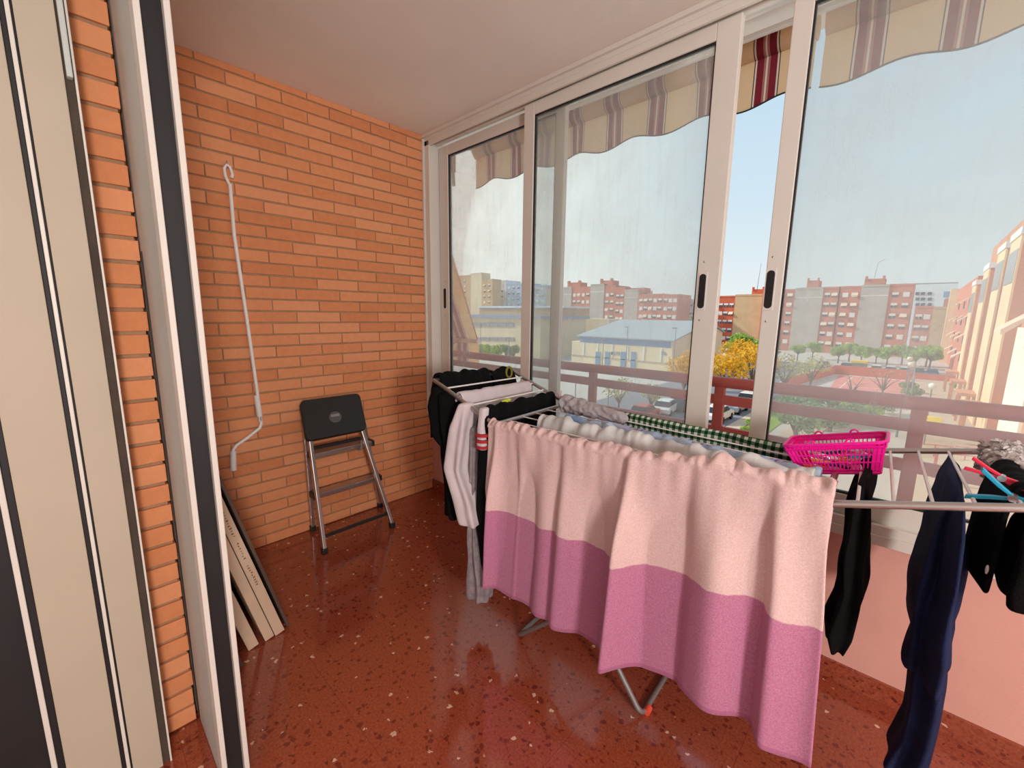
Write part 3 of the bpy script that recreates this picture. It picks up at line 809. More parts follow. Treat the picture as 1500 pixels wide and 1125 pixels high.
# ---- right wing washing
def wr_(t_, f): return lerp(lerp(BR0, WR0, t_), lerp(BP1, WR1, t_), f)
o = hang('black_shirt', 'black_cloth', [(2.455, -.38, .915, .010, .17), (2.455, -.39, .86, .018, .18), (2.452, -.41, .74, .026, .17), (2.462, -.44, .62, .026, .13), (2.452, -.48, .50, .030, .10), (2.452, -.50, .43, .018, .05)], None, seed=61, wr=.020)
tag(o, 'black crumpled top on the first rung right of the towel, below the pink basket', 'top')
nv_ = hang('navy_trousers', 'navy_cloth', [(2.614, -.40, .940, .008, .22), (2.613, -.41, .87, .022, .23), (2.612, -.42, .76, .032, .23), (2.612, -.43, .62, .037, .22), (2.616, -.44, .50, .034, .20)], None, seed=71, wr=.016, n=40)
tag(nv_, 'navy blue trousers hanging from a rung of the right wing, one leg longer', 'trousers')
hang('trouser_leg', 'navy_cloth', [(2.620, -.47, .62, .030, .15), (2.624, -.50, .44, .030, .11), (2.624, -.52, .32, .028, .09), (2.608, -.53, .225, .036, .085)], nv_, seed=77, wr=.008)
MB().ball((2.668, -.60, .800), (.003, .003, .010), 8, 6, .3).build('care_label', 'peg_white', nv_)
br = drape('black_skirt', 'black garment gripped by the red peg at the right edge of the picture', 'skirt', wr_(.66, .14), wr_(.66, .60), .22, .22, 'black_cloth', seed=81, fold=.012, bulge=.006, top=.006, nu=36, nv=36, thick=.010)
b2 = hang('black_leggings', 'black_cloth', [(2.762, -.57, .945, .03, .07), (2.758, -.575, .90, .060, .085), (2.754, -.575, .79, .066, .085), (2.758, -.575, .735, .056, .06)], None, seed=83, wr=.012)
tag(b2, 'black leggings folded beside the blue peg, right wing', 'leggings')
# shaggy grey mat
fz = MB(); cfz = Vector((2.678, -.25, .948))
rings = []
random.seed(5)
for k in range(420):
    u1 = random.uniform(-1, 1); a = random.uniform(0, 2*PI); rr = math.sqrt(1-u1*u1)
    c = Vector((cfz.x+.045*rr*math.cos(a)+.03, cfz.y-.02+.10*rr*math.sin(a), cfz.z+.012+.042*u1))
    d = Vector((random.uniform(-1, 1), random.uniform(-1, 1), random.uniform(-1.4, .3))).normalized()
    fz.tube([c, c+d*.012, c+d*.021+Vector((0, 0, -.005))], [.0048, .0052, .003], 6)
fz.ball((cfz.x+.03, cfz.y-.02, cfz.z+.012), (.045, .10, .042), 16, 8)
o = fz.build('shaggy_mat', 'fuzzy'); tag(o, 'shaggy pale grey mat folded over the back of the right wing', 'mat')
p = onY(-.56, 1463, 698); peg('clothespin', 'red plastic peg on the right wing, above the blue one', 'peg_red', tuple(p), (0, math.radians(20), math.radians(-8)), L=.095, open_=.07, width=.011)
p = onY(-.62, 1478, 727); peg('clothespin', 'blue plastic peg on the right wing, below the red one', 'peg_blue', tuple(p), (0, math.radians(14), math.radians(-5)), L=.100, open_=.26, width=.012)
q = wl(.09, .97); peg('clothespin', 'small pink peg on the back rail beside the grey bunched cloth', 'peg_pink', (q.x, q.y, q.z+.020), (0, math.radians(75), math.radians(40)), L=.055)

# ---- pink basket
bk = thing('peg_basket', 'bright pink plastic lattice basket of pegs on the right end of the airer', 'basket', (2.385, -.38, .895))
ex = Vector((.97, .02, .26)).normalized(); ey = Vector((.03, 1, 0)).normalized(); ez = ex.cross(ey).normalized(); ey = ez.cross(ex)
ORG = Vector((2.396, -.378, .884))
LX0, LY0, LX1, LY1, HZ = .088, .052, .112, .070, .082     # half sizes at the bottom and rim, height
def bp(x, y, z): return ORG+ex*x+ey*y+ez*z
def wallpt(side, s, h):   # side 0 front,1 right,2 back,3 left; s -1..1; h 0..1
    lx, ly = LX0+(LX1-LX0)*h, LY0+(LY1-LY0)*h
    return {0: bp(s*lx, -ly, h*HZ), 1: bp(lx, s*ly, h*HZ), 2: bp(-s*lx, ly, h*HZ), 3: bp(-lx, -s*ly, h*HZ)}[side]
bod = MB()
for sd in range(4):
    nb = 22 if sd % 2 == 0 else 12
    for k in range(nb+1):
        s = -1+2*k/nb
        wth = .0016
        bod.tube([wallpt(sd, s*.97, .0), wallpt(sd, s*.97, 1)], wth, 5)
    for h in (.0, .10, .36, .62, .86):
        bod.tube([wallpt(sd, -.99, h), wallpt(sd, .99, h)], .0019 if 0 < h < .8 else .004, 5)
    # solid corners and bands
    for s0, s1 in ((-1, -.80), (.80, 1)):
        P4 = [wallpt(sd, s0, 0), wallpt(sd, s1, 0), wallpt(sd, s1, 1), wallpt(sd, s0, 1)]
        cen = bp(0, 0, .04); bod.hexa([p for p in P4]+[p+(cen-p).normalized()*.002 for p in P4])
    for h0, h1 in ((0, .09), (.84, 1)):
        P4 = [wallpt(sd, -1, h0), wallpt(sd, 1, h0), wallpt(sd, 1, h1), wallpt(sd, -1, h1)]
        cen = bp(0, 0, .04); bod.hexa([p for p in P4]+[p+(cen-p).normalized()*.002 for p in P4])
bod.hexa([bp(-LX0, -LY0, -.002), bp(LX0, -LY0, -.002), bp(LX0, LY0, -.002), bp(-LX0, LY0, -.002), bp(-LX0, -LY0, .001), bp(LX0, -LY0, .001), bp(LX0, LY0, .001), bp(-LX0, LY0, .001)])
bo = bod.build('lattice_body', 'pink_plastic', bk, smooth=False)
rim = []
for cx, cy, a0 in ((LX1-.02, LY1-.02, 0), (-LX1+.02, LY1-.02, 90), (-LX1+.02, -LY1+.02, 180), (LX1-.02, -LY1+.02, 270)):
    for k in range(6):
        a = math.radians(a0+18*k); rim.append(bp(cx+.022*math.cos(a), cy+.022*math.sin(a), HZ))
MB().tube(rim, .0045, 8, closed=True).build('rim', 'pink_plastic', bk)
for sy in (-1, 1):
    for x in (-.045, .040):
        MB().tube([bp(x+.010*math.cos(PI*k/8), sy*(LY1+.001), HZ+.012*math.sin(PI*k/8)) for k in range(9)], .0024, 8).build('handle_loop', 'pink_plastic', bk)
random.seed(11)
PEGS = [('peg_orange', 'orange'), ('peg_yellow', 'yellow'), ('peg_white', 'white'), ('peg_navy', 'navy blue'), ('peg_orange', 'orange'), ('peg_blue', 'light blue'), ('peg_red', 'red'), ('peg_white', 'white'), ('peg_navy', 'navy blue'), ('peg_orange', 'orange'), ('peg_yellow', 'yellow'), ('peg_white', 'white')]
for i, (mt, nm) in enumerate(PEGS):
    x = -.055+.105*((i % 6)/5)+random.uniform(-.006, .006); y = -.026+.05*(i//6)+random.uniform(-.006, .006)
    p = bp(x, y, .012+.014*(i % 3))
    peg('clothespin', nm+' peg lying inside the pink lattice basket', mt, p, (math.radians(90+random.uniform(-15, 15)), random.uniform(-.3, .3), random.uniform(-.9, .9)), L=.05, open_=.08, group=nm+' pegs in the pink basket', width=.008)
random.seed(7)

# ================================================================== OUTSIDE, CLOSE
# ---- balcony railing
rl = thing('balcony_railing', 'red-brown painted metal balcony railing outside the windows', 'railing', (1.9, .25, .40))
RY = .25
MB().tube([(-.9, RY, .985), (XR, RY, 1.012)], .026, 14).build('handrail', 'rail_red', rl)
MB().box(-.9, XR, RY-.012, RY+.012, .895, .940).build('middle_rail', 'rail_red', rl, smooth=False, bevel=.003)
MB().box(-.9, XR, RY-.012, RY+.012, .745, .790).build('lower_rail', 'rail_red', rl, smooth=False, bevel=.003)
for x in (-.35, 1.177, 1.872, 2.548, 3.24, 3.93):
    MB().box(x-.022, x+.022, RY-.014, RY+.014, .40, .99).build('post', 'rail_red', rl, smooth=False, bevel=.003)
MB().box(-.9, XR, RY-.012, RY+.012, .42, .46).build('bottom_rail', 'rail_red', rl, smooth=False, bevel=.003)
o = MB().box(-1.2, XR, .10, .34, -.12, .40).build('trim_2', 'cream_paint', smooth=False); struct(o, 'outer balcony edge below the railing', 'ledge')

o = MB().box(-14, XR+10, -9, .10, 2.72, 11).build('trim_4', 'brick', smooth=False); struct(o, 'upper floors of the building above the balcony', 'facade')
o = MB().box(-14, -.32, -9, .10, -8.7, 2.70).build('trim_5', 'brick', smooth=False); struct(o, 'neighbouring flats of the same facade to the left', 'facade')
# ---- our own awnings, rolled up
def awning(x0, x1, label, Y=.40, drop=.185, du=0):
    t = thing('awning', label, 'awning', ((x0+x1)/2, Y, 2.2))
    L = x1-x0
    MB().box(x0-.02, x1+.02, Y-.085, Y-.060, 2.470, 2.492).build('front_bar', 'white_enamel', t, smooth=False, bevel=.006)
    MB().grid(int(L*40), 24, lambda u, v: ((x0+u*L, Y+(.050+.003*nz(u*9, v))*math.cos(2*PI*v), 2.468+.054*math.sin(2*PI*v)-.006*math.sin(PI*u)), (u*L+x0+du, v*.3))).build('roll', 'awning', t, ang=180)
    def val(u, v):
        x = x0+u*L
        zb = 2.418-drop-.018*math.cos(2*PI*x/.36)
        z = 2.42+(zb-2.42)*v
        return (x, Y-.006+.012*v*math.sin(x*17)+.008*v*nz(x*7, 2), z), (x+du, v)
    vo = MB().grid(int(L*60), 8, val).build('valance', 'awning', t, ang=180)
    pts = [Vector(val(k/120, 1)[0]) for k in range(121)]
    MB().tube(pts, .0035, 6).build('valance_piping', 'black_rubber', vo)
    return t
awning(.0, 2.068, 'rolled-up striped awning above the left and middle windows')
awning(2.098, XR, 'rolled-up striped awning above the right window', du=.1466)
MB().box(-.3, XR, .10, .70, 2.60, 2.72).build('trim_3', 'plaster', smooth=False); struct(bpy.data.objects['trim_3'], 'slab edge above the awnings', 'slab')
ar = thing('hanging_bracket', 'pale bracket hanging at the top left of the window', 'bracket', (-.2, .36, 2.3))
MB().box(-.22, -.19, .33, .36, 2.36, 2.60).build('bracket', 'light_plastic', ar, smooth=False, bevel=.004)
MB().tube([(-.205, .345, 2.38), (-.20, .345, 2.26)], .012, 8).build('hook', 'light_plastic', ar)

# ---- neighbour's awning, let down
na = thing('neighbour_awning', 'striped awning tinted with an orange sun glow, let down over the next balcony', 'awning', (-1.2, .6, .82))
XA = -.40
MB().grid(30, 16, lambda u, v: ((XA-1.9*u, .24+.535*v, 2.42-1.354*v-.02*math.sin(PI*v)), (u*1.9, v))).build('canvas', 'awning_nbr', na, ang=180)
MB().box(XA-1.92, XA+.012, .755, .80, 1.028, 1.066).build('front_bar', 'alu', na, smooth=False, bevel=.005)
MB().grid(60, 5, lambda u, v: ((XA-1.9*u, .79+.006*math.sin(u*40)*v, 1.03+(-.20-.02*math.cos(2*PI*u*1.9/.5))*v), (u*1.9, v))).build('valance', 'awning_nbr', na, ang=180)
MB().tube([(XA-.02, .24, 2.42), (XA-.005, .775, 1.066)], .005, 6).build('edge_piping', 'rail_red', na)
for x in (XA-.2, XA-.22):
    pass
MB().tube([(XA-.22, .785, 1.07), (XA-.26, .70, 1.02), (XA-.20, .60, .96)], .008, 8).build('folding_arm', 'light_plastic', na)

exec_outside = True
# ================================================================== OUTSIDE, FAR
def flat(name, pts, z, mat, label, cat, kind='structure', th=.05):
    n = len(pts); mb = MB()
    mb.prism([(p[0], p[1]) for p in pts], 2, GZ+z-th, GZ+z)
    o = mb.build(name, mat, smooth=False); return tag(o, label, cat, kind=kind)
flat('ground', [(-420, 12), (140, 12), (140, 520), (-420, 520)], 0, 'concrete', 'pale paved ground of the plaza and streets far below', 'ground', th=.3)
# asphalt street running away between the trees, with parked cars
flat('road', [(-24, 14), (-9.2, 14), (-9.2, 62), (-12.2, 70), (-12.2, 98), (-24, 98)], .03, 'asphalt', 'grey street with parked cars between the plaza and the gardens', 'road')
flat('road', [(-60, 99), (30, 99), (30, 112), (-60, 112)], .03, 'asphalt', 'far street with parked cars in front of the red brick block', 'road')
flat('lawn', [(-7.8, 26), (-5.8, 26), (-5.8, 50), (-7.8, 50)], .05, 'grass', 'green lawn below the railing between road and garden path', 'grass')
flat('lawn', [(-7.8, 52), (-5.8, 52), (-5.8, 62), (-7.8, 62)], .05, 'grass', 'grass strip with yellow trees beside the street', 'grass')
flat('lawn', [(1.5, 18), (4.6, 18), (4.4, 27), (1.5, 27)], .05, 'grass', 'small grass patch seen below the airer, right of the railing post', 'grass')
flat('sports_court', [(-5, 62), (2.9, 62), (2.9, 92), (-6.5, 92)], .04, 'court_red', 'pink sports court enclosed by a low red wall', 'court')
for i, (a, b) in enumerate((((-4.6, 66), (-4.45, 91)), ((-.1, 66), (.1, 91)), ((2.2, 63), (2.35, 91)), ((-5, 78), (2.5, 78.2)))):
    flat('court_line', [(a[0], a[1]), (b[0], a[1]), (b[0], b[1]), (a[0], b[1])], .055, 'court_line', 'pale painted line on the pink court', 'line')
for o in [o for o in bpy.data.objects if o.name.startswith('court_line')]: o['group'] = 'painted lines of the pink court'
flat('paved_lot', [(3.1, 24), (8.2, 24), (8.2, 96), (3.1, 96)], .035, 'lot', 'beige paved yard in front of the tall ribbed building', 'pavement')
flat('sidewalk', [(-9.1, 14), (-7.9, 14), (-7.9, 62), (-9.1, 62)], .06, 'lot', 'pale pavement strip beside the parked cars', 'pavement')
flat('path', [(-5.5, 30), (-3.2, 30), (-1.5, 60), (-4, 60)], .05, 'lot', 'pale garden path through the shrubs', 'path')
wl_ = MB(); wl_.box(-7.5, 2.9, 94.0, 94.3, GZ, GZ+1.6).build('low_wall', 'red_wall', smooth=False)
tag(bpy.data.objects['low_wall'], 'red rendered wall closing the far side of the pink court', 'wall')
o = MB().hexa([(-10.4, 68, GZ), (-10.1, 68, GZ), (-7.3, 94, GZ), (-7.6, 94, GZ), (-10.4, 68, GZ+1.5), (-10.1, 68, GZ+1.5), (-7.3, 94, GZ+1.5), (-7.6, 94, GZ+1.5)]).build('low_wall', 'red_wall', smooth=False)
tag(o, 'red wall along the left side of the pink court', 'wall')
o = MB().box(3.1, 8.4, 97.0, 97.3, GZ, GZ+1.0).build('low_wall', 'red_wall', smooth=False); tag(o, 'low red wall at the end of the beige yard', 'wall')

# ---- windows shared by the far blocks
def window_meshes(w, h, kind):
    mb = MB(); mb.box(-w/2, w/2, -.08, .02, -h/2, h/2)
    return mb
def place(mesh, name, parent, loc, sx=1):
    o = bpy.data.objects.new(name, mesh); COL.objects.link(o); o.parent = parent
    rl_ = root_of(parent).location; o.location = (loc[0]-rl_[0], loc[1]-rl_[1], loc[2]-rl_[2]); return o
def amesh(mb, name, mat): return mb.mesh(name, mat, (0, 0, 0))
WM = {}
WM['shut'] = amesh(MB().box(-.62, .62, -.12, .03, -.62, .62), 'window', 'shutter')
WM['half'] = amesh(MB().box(-.62, .62, -.12, .03, -.62, .62), 'window', 'win_dark')
WM['blind'] = amesh(MB().box(-.64, .64, -.18, -.12, .0, .62), 'blind', 'shutter')
WM['awn'] = amesh(MB().prism([(-.05, .5), (-.75, -.15), (-.75, -.35), (-.70, -.35), (-.05, .42)], 0, -.7, .7), 'sun_blind', 'awn_far')
WM['sill'] = amesh(MB().box(-.7, .7, -.2, .03, -.70, -.62), 'sill', 'shutter')
WM['frame'] = amesh(MB().box(-.03, .03, -.16, -.1, -.62, .0), 'mullion', 'shutter')
random.seed(3)
def window_at(parent, loc, allow_awn=True):
    r = random.random()
    if r < .40:
        w = place(WM['shut'], 'window', parent, loc)
    else:
        w = place(WM['half'], 'window', parent, loc)
        b = bpy.data.objects.new('blind', WM['blind']); COL.objects.link(b); b.parent = w
        if r < .75:
            f = bpy.data.objects.new('mullion', WM['frame']); COL.objects.link(f); f.parent = w
    if allow_awn and random.random() < .22:
        a = bpy.data.objects.new('sun_blind', WM['awn']); COL.objects.link(a); a.parent = w
    return w
YB = 150.0
def facade(name, label, Y, segs, depth=11, base=GZ, roof_extra=()):
    """segs: (px0, px1, py_top, material, columns, first window py, rows, row pitch m)"""
    xs = [onY(Y, s[0], s[2]).x for s in segs]+[onY(Y, s[1], s[2]).x for s in segs]
    t = thing(name, label, 'building', ((min(xs)+max(xs))/2, Y+depth/2, base))
    for (p0, p1, py, mat, cols, wpy, rows, pitch) in segs:
        pa = onY(Y, p0, py); pb = onY(Y, p1, py); top = (pa.z+pb.z)/2
        proud = 0 if mat in ('far_red', 'far_pink') else -.25
        MB().box(pa.x, pb.x, Y+proud, Y+depth, base, top).build('wall', mat, t, smooth=False)
        MB().box(pa.x, pb.x, Y+proud-.12, Y+.2, top-.5, top).build('parapet', mat, t, smooth=False)
        if mat == 'far_grey':
            MB().box(pa.x, pb.x, Y+proud-.06, Y+proud+.02, top-3.0, top-2.8).build('string_course', 'shutter', t, smooth=False)
        for c in range(cols):
            x = pa.x+(pb.x-pa.x)*(c+.5+((.5-(c+.5)/cols)*.25))/cols
            for r_ in range(rows):
                z = onY(Y, (p0+p1)/2, wpy).z-r_*pitch
                window_at(t, (x, Y+proud, z))
    return t
# the red block across the yard
b1 = facade('apartment_block', 'red brick apartment block with two grey blank bands across the yard', YB,
    [(1118, 1166, 424, 'far_pink', 4, 433, 6, 2.75), (1166, 1207, 421, 'far_grey', 0, 0, 0, 0), (1207, 1231, 420, 'far_pink', 2, 432, 6, 2.75),
     (1231.5, 1263, 419, 'far_pink', 2, 432, 6, 2.75), (1263, 1304, 417, 'far_grey', 0, 0, 0, 0), (1304, 1341, 415.5, 'far_pink', 2, 431.5, 6, 2.75)])
def hut(t, Y, p0, p1, py0, py1, mat, posts=True, d=5):
    a = onY(Y, p0, py0); b = onY(Y, p1, py1)
    o = MB().box(a.x, b.x, Y+1.5, Y+1.5+d, min(a.z, b.z)-1.2, max(a.z, b.z)).build('rooftop_hut', mat, t, smooth=False)
    if posts:
        w = (b.x-a.x)
        for x in (a.x+.08*w, b.x-.08*w):
            MB().box(x-.06*w, x+.06*w, Y+1.2, Y+2.4, max(a.z, b.z)-.3, max(a.z, b.z)+.7).build('chimney', mat, o, smooth=False)
hut(b1, YB, 1265, 1297, 417, 407, 'far_pink'); hut(b1, YB, 1180, 1199, 421, 410, 'far_pink')
p = onY(YB, 1231, 420); MB().box(p.x-.12, p.x+.12, YB-.12, YB+.05, GZ+1, p.z).build('drainpipe', 'board_back', b1, smooth=False)
b2_ = facade('apartment_block', 'lower red brick block with a beige end wall beside the ribbed building', YB,
    [(1341, 1368, 448, 'far_pink', 2, 464, 5, 2.75), (1368, 1400, 449, 'far_beige', 0, 0, 0, 0)])
hut(b2_, YB, 1383, 1400, 449, 437, 'far_pink', False)
b3 = facade('apartment_block', 'orange-red block with a beige end, seen through the open gap', YB+3,
    [(1030, 1078, 433.5, 'far_red', 6, 447, 6, 2.75), (1078, 1119, 431, 'far_beige', 0, 0, 0, 0)])
hut(b3, YB+3, 1099, 1118, 432, 423, 'far_red')
ant = onY(YB+8, 1109, 424); MB().tube([ant, ant+Vector((.4, 0, 8.5))], [.10, .04], 6).build('antenna', 'pole_grey', b3)
p = onY(YB+4, 1281, 407); MB().tube([p, p+Vector((.3, 0, 4.0)), p+Vector((1.6, 0, 4.8))], .06, 6).build('antenna', 'pole_grey', b1)
# white building behind
wb_ = thing('apartment_block', 'white building with small square windows behind the red block', 'building', tuple(onY(185, 1368, 440).xy)+(GZ,))
a, b = onY(185, 1338, 419), onY(185, 1404, 415)
MB().box(a.x, b.x, 185, 197, GZ, b.z).build('wall', 'white_render', wb_, smooth=False)
for j, py in enumerate((430, 438, 446)):
    for px in (1344, 1352, 1362):
        p = onY(185, px, py); MB().box(p.x-.45, p.x+.45, 184.8, 185.1, p.z-.45, p.z+.45).build('window', 'win_dark', wb_, smooth=False)
p, q = onY(185, 1383, 427), onY(185, 1398, 435); MB().box(p.x, q.x, 184.7, 185.1, q.z, p.z).build('window_band', 'door_blue', wb_, smooth=False)
MB().box(a.x, b.x, 186, 187, b.z, b.z+.4).build('roof_rail', 'pole_grey', wb_, smooth=False)

# red building further left
b4 = facade('apartment_block', 'distant red brick block with grey bands behind the gym roof', 142,
    [(800, 838, 421, 'far_grey', 0, 0, 0, 0), (838, 866, 420, 'far_pink', 4, 432, 6, 2.75), (866, 886, 416, 'far_grey', 0, 0, 0, 0), (886, 902, 418, 'far_pink', 2, 432, 6, 2.75), (902, 916, 421, 'far_pink', 2, 434, 6, 2.75),
     (916, 936, 424, 'far_grey', 0, 0, 0, 0)])
hut(b4, 142, 828, 847, 420, 413, 'far_pink'); hut(b4, 142, 876, 894, 417, 410, 'far_pink'); hut(b4, 142, 922, 941, 424, 421, 'far_pink', False)
b5 = facade('apartment_block', 'distant red brick block right of the grey-banded one, left of the tall sash post', 140,
    [(936, 972, 430.5, 'far_pink', 5, 440, 5, 2.75), (972, 994, 431, 'far_pink', 3, 440, 5, 2.75)])
b6 = facade('apartment_block', 'low pale building in the haze behind the green tree', 152, [(994, 1024, 438, 'white_render', 4, 446, 3, 2.9)])
# far left blocks
b7 = facade('apartment_block', 'beige tower block at the far left, beside the orange awning', 150,
    [(660, 690, 404, 'far_beige', 2, 412, 6, 2.8), (690, 706, 400, 'school', 0, 0, 0, 0), (706, 722, 409, 'far_beige', 2, 418, 6, 2.8)], depth=6)
b8 = facade('apartment_block', 'pale blue tower block at the far left, behind the school roof', 160,
    [(722, 742, 411, 'white_render', 2, 418, 7, 2.8), (742, 772, 415, 'blue_render', 4, 421, 7, 2.8), (772, 800, 418, 'blue_render', 4, 424, 6, 2.8)])

# ---- school and gym
sch = thing('school_building', 'long cream school building with two ribbon windows and a blue roof edge', 'building', (-62, 78, GZ))
a, b = onY(72, 655, 470), onY(72, 792, 470)
zt = onY(72, 740, 466).z
MB().box(a.x, b.x, 72, 90, GZ, zt).build('wall', 'school', sch, smooth=False)
MB().box(a.x-1, b.x+.5, 71.3, 91, zt, zt+.7).build('roof_edge', 'roof_blue', sch, smooth=False)
z2 = onY(84, 740, 451).z; MB().box(a.x, b.x-3, 84, 96, zt, z2).build('upper_wall', 'far_beige', sch, smooth=False)
MB().box(a.x, b.x-2.5, 83.6, 96.4, z2, z2+.5).build('upper_roof', 'white_render', sch, smooth=False)
for (y0, y1) in ((472.5, 479), (493.5, 499.5)):
    for k in range(5):
        p, q = onY(72, 694+k*12.2, y0), onY(72, 694+k*12.2+11.2, y1)
        MB().box(p.x, q.x, 71.85, 72.1, q.z, p.z).build('window', 'win_grey', sch, smooth=False)
s2 = thing('school_building', 'cream school wing right of the ribbon-windowed one, behind the gym', 'building', (-60, 104, GZ))
a, b = onY(100, 788, 470), onY(100, 892, 470); zt = onY(100, 845, 466.5).z
MB().box(a.x, b.x, 100, 110, GZ, zt).build('wall', 'school', s2, smooth=False)
p, q = onY(100, 830, 472), onY(100, 847, 481); MB().box(p.x, q.x, 99.8, 100.1, q.z, p.z).build('window', 'win_grey', s2, smooth=False)
p, q = onY(100, 829, 492), onY(100, 845, 503); MB().box(p.x, q.x, 99.8, 100.1, q.z, p.z).build('window', 'win_grey', s2, smooth=False)
a2, b2x = onY(98, 800, 487), onY(98, 840, 489); MB().box(a2.x, b2x.x, 98.5, 100, a2.z-.4, a2.z).build('canopy', 'white_render', s2, smooth=False)
gy = thing('sports_hall', 'cream sports hall with a grey pitched roof and blue doors', 'building', (-37, 82, GZ))
YG = 72.0
a, b = onY(YG, 838, 500), onY(YG, 986, 500); ze = onY(YG, 920, 496).z; x0, x1 = a.x, b.x
MB().box(x0, x1, YG, YG+26, GZ, ze-1.1).build('wall', 'school', gy, smooth=False)
zr = ze+3.4
MB().prism([(YG, ze-1.1), (YG+26, ze-1.1), (YG+26, ze+1.0), (YG+17, zr-.3), (YG, ze-.05)], 0, x1-.3, x1).build('gable_wall', 'school', gy, smooth=False)
MB().box(x0+2, x1-.3, YG-.05, YG+.2, ze-1.25, ze-.1).build('clerestory', 'roof_blue', gy, smooth=False)
MB().prism([(YG-.5, ze-.1), (YG+17, zr-.3), (YG+26.5, ze+.9), (YG+26.5, ze+1.1), (YG+17, zr), (YG-.5, ze+.15)], 0, x0+1.5, x1+.4).build('roof', 'roof_grey', gy, smooth=False)
MB().box(x0, x1, YG-.12, YG+.05, ze-4.1, ze-3.95).build('string_course', 'far_grey', gy, smooth=False)
for px in (876, 890, 913, 928):
    p, q = onY(YG, px-3, 515), onY(YG, px+3, 531); MB().box(p.x, q.x, YG-.12, YG+.1, GZ+.02, p.z).build('door', 'door_blue', gy, smooth=False)
for px in (898, 905, 972):
    p, q = onY(YG, px-2.5, 515), onY(YG, px+2.5, 520); MB().box(p.x, q.x, YG-.1, YG+.1, q.z, p.z).build('window', 'win_grey', gy, smooth=False)
for k in range(6):
    x = x0+3+(x1-x0-5)*k/5; MB().box(x-.12, x+.12, YG-.1, YG+.1, ze-3.9, ze-1.3).build('pilaster', 'white_render', gy, smooth=False)

# ---- tall ribbed building on the right
rb = thing('apartment_block', 'tall building with cream-edged brick ribs on the right', 'building', (11, 62, GZ))
XF = 7.6
ribs = [(1403, 553, 1424, 416), (1413, 567, 1441, 394), (1425, 585, 1458, 371), (1438, 597, 1481, 350)]
MB().box(XF+1.8, XF+14, onX(XF, 1461, 640).y+.2, 96, GZ, 12.0).build('wall', 'rib_red', rb, smooth=False)
for (bx, by, tx, ty) in ribs:
    yb = onX(XF, bx+4, (by+ty)/2+25).y
    yb = onX(XF, bx, by-6).y
    zt = onX(XF, tx, ty).z
    yt = onX(XF, tx, ty).y
    zt = min(zt, 22)
    r_ = MB().box(XF, XF+1.8, yb-5.5, yb, GZ, zt).build('rib', 'rib_red', rb, smooth=False)
    MB().box(XF-.12, XF, yb-5.4, yb-.1, GZ, zt).build('cream_face', 'cream_face', r_, smooth=False)
    MB().box(XF-.16, XF-.1, yb-5.2, yb-.3, zt-4.2, zt-1.6).build('top_window', 'win_grey', r_, smooth=False)
    MB().box(XF-.2, XF+1.9, yb-5.6, yb+.1, zt-.6, zt).build('parapet', 'white_render', r_, smooth=False)
    MB().box(XF-1.4, XF, yb-4.5, yb-1.2, GZ+2.6, GZ+2.9).build('entrance_canopy', 'rib_red', r_, smooth=False)
    for q in (-4.2, -1.5): MB().box(XF-1.3, XF-1.1, yb+q-.1, yb+q+.1, GZ, GZ+2.6).build('post', 'rib_red', r_, smooth=False)
rn = thing('apartment_block', 'nearest part of the ribbed building, with a broad white painted face', 'building', (11, 36, GZ))
yn = onX(XF, 1461, 640).y; yn0 = onX(XF, 1492, 640).y
MB().box(XF+.05, XF+14, 22, yn, GZ, 14).build('wall', 'rib_red', rn, smooth=False)
MB().box(XF-.1, XF+.05, yn0, yn, GZ, onX(XF, 1500, 480).z).build('painted_face', 'cream_paint', rn, smooth=False)
p = onX(XF-.6, 1497, 470); MB().prism([(p.x+.5, p.z+.7), (p.x-.9, p.z-.5), (p.x-.9, p.z-.8), (p.x-.8, p.z-.8), (p.x+.5, p.z+.55)], 1, p.y-1.5, p.y+1.5).build('sun_blind', 'awn_far', rn, smooth=False)
rf = thing('apartment_block', 'red brick end block with small cream sun blinds beyond the ribbed building', 'building', (11, 110, GZ))
yf0, yf1 = onX(XF, 1410, 480).y, 135
MB().box(XF+.9, XF+12, 97.5, 140, GZ, onX(XF, 1424, 402).z).build('wall', 'far_pink', rf, smooth=False)
MB().box(XF-.5, XF+1, 139, 141, GZ, onX(XF, 1424, 402).z+.1).build('corner_strip', 'cream_face', rf, smooth=False)
for fl in range(6):
    for y in (104, 116, 130):
        z = GZ+4.0+fl*3.1
        if z+1 > onX(XF, 1424, 402).z: continue
        MB().prism([(XF+.9, z+.6), (XF-.2, z-.3), (XF-.2, z-.55), (XF-.1, z-.55), (XF+.9, z+.45)], 1, y-1.3, y+1.3).build('sun_blind', 'awn_far', rf, smooth=False)
        MB().box(XF+.8, XF+.95, y-1, y+1, z-1.2, z+.4).build('window', 'win_dark', rf, smooth=False)

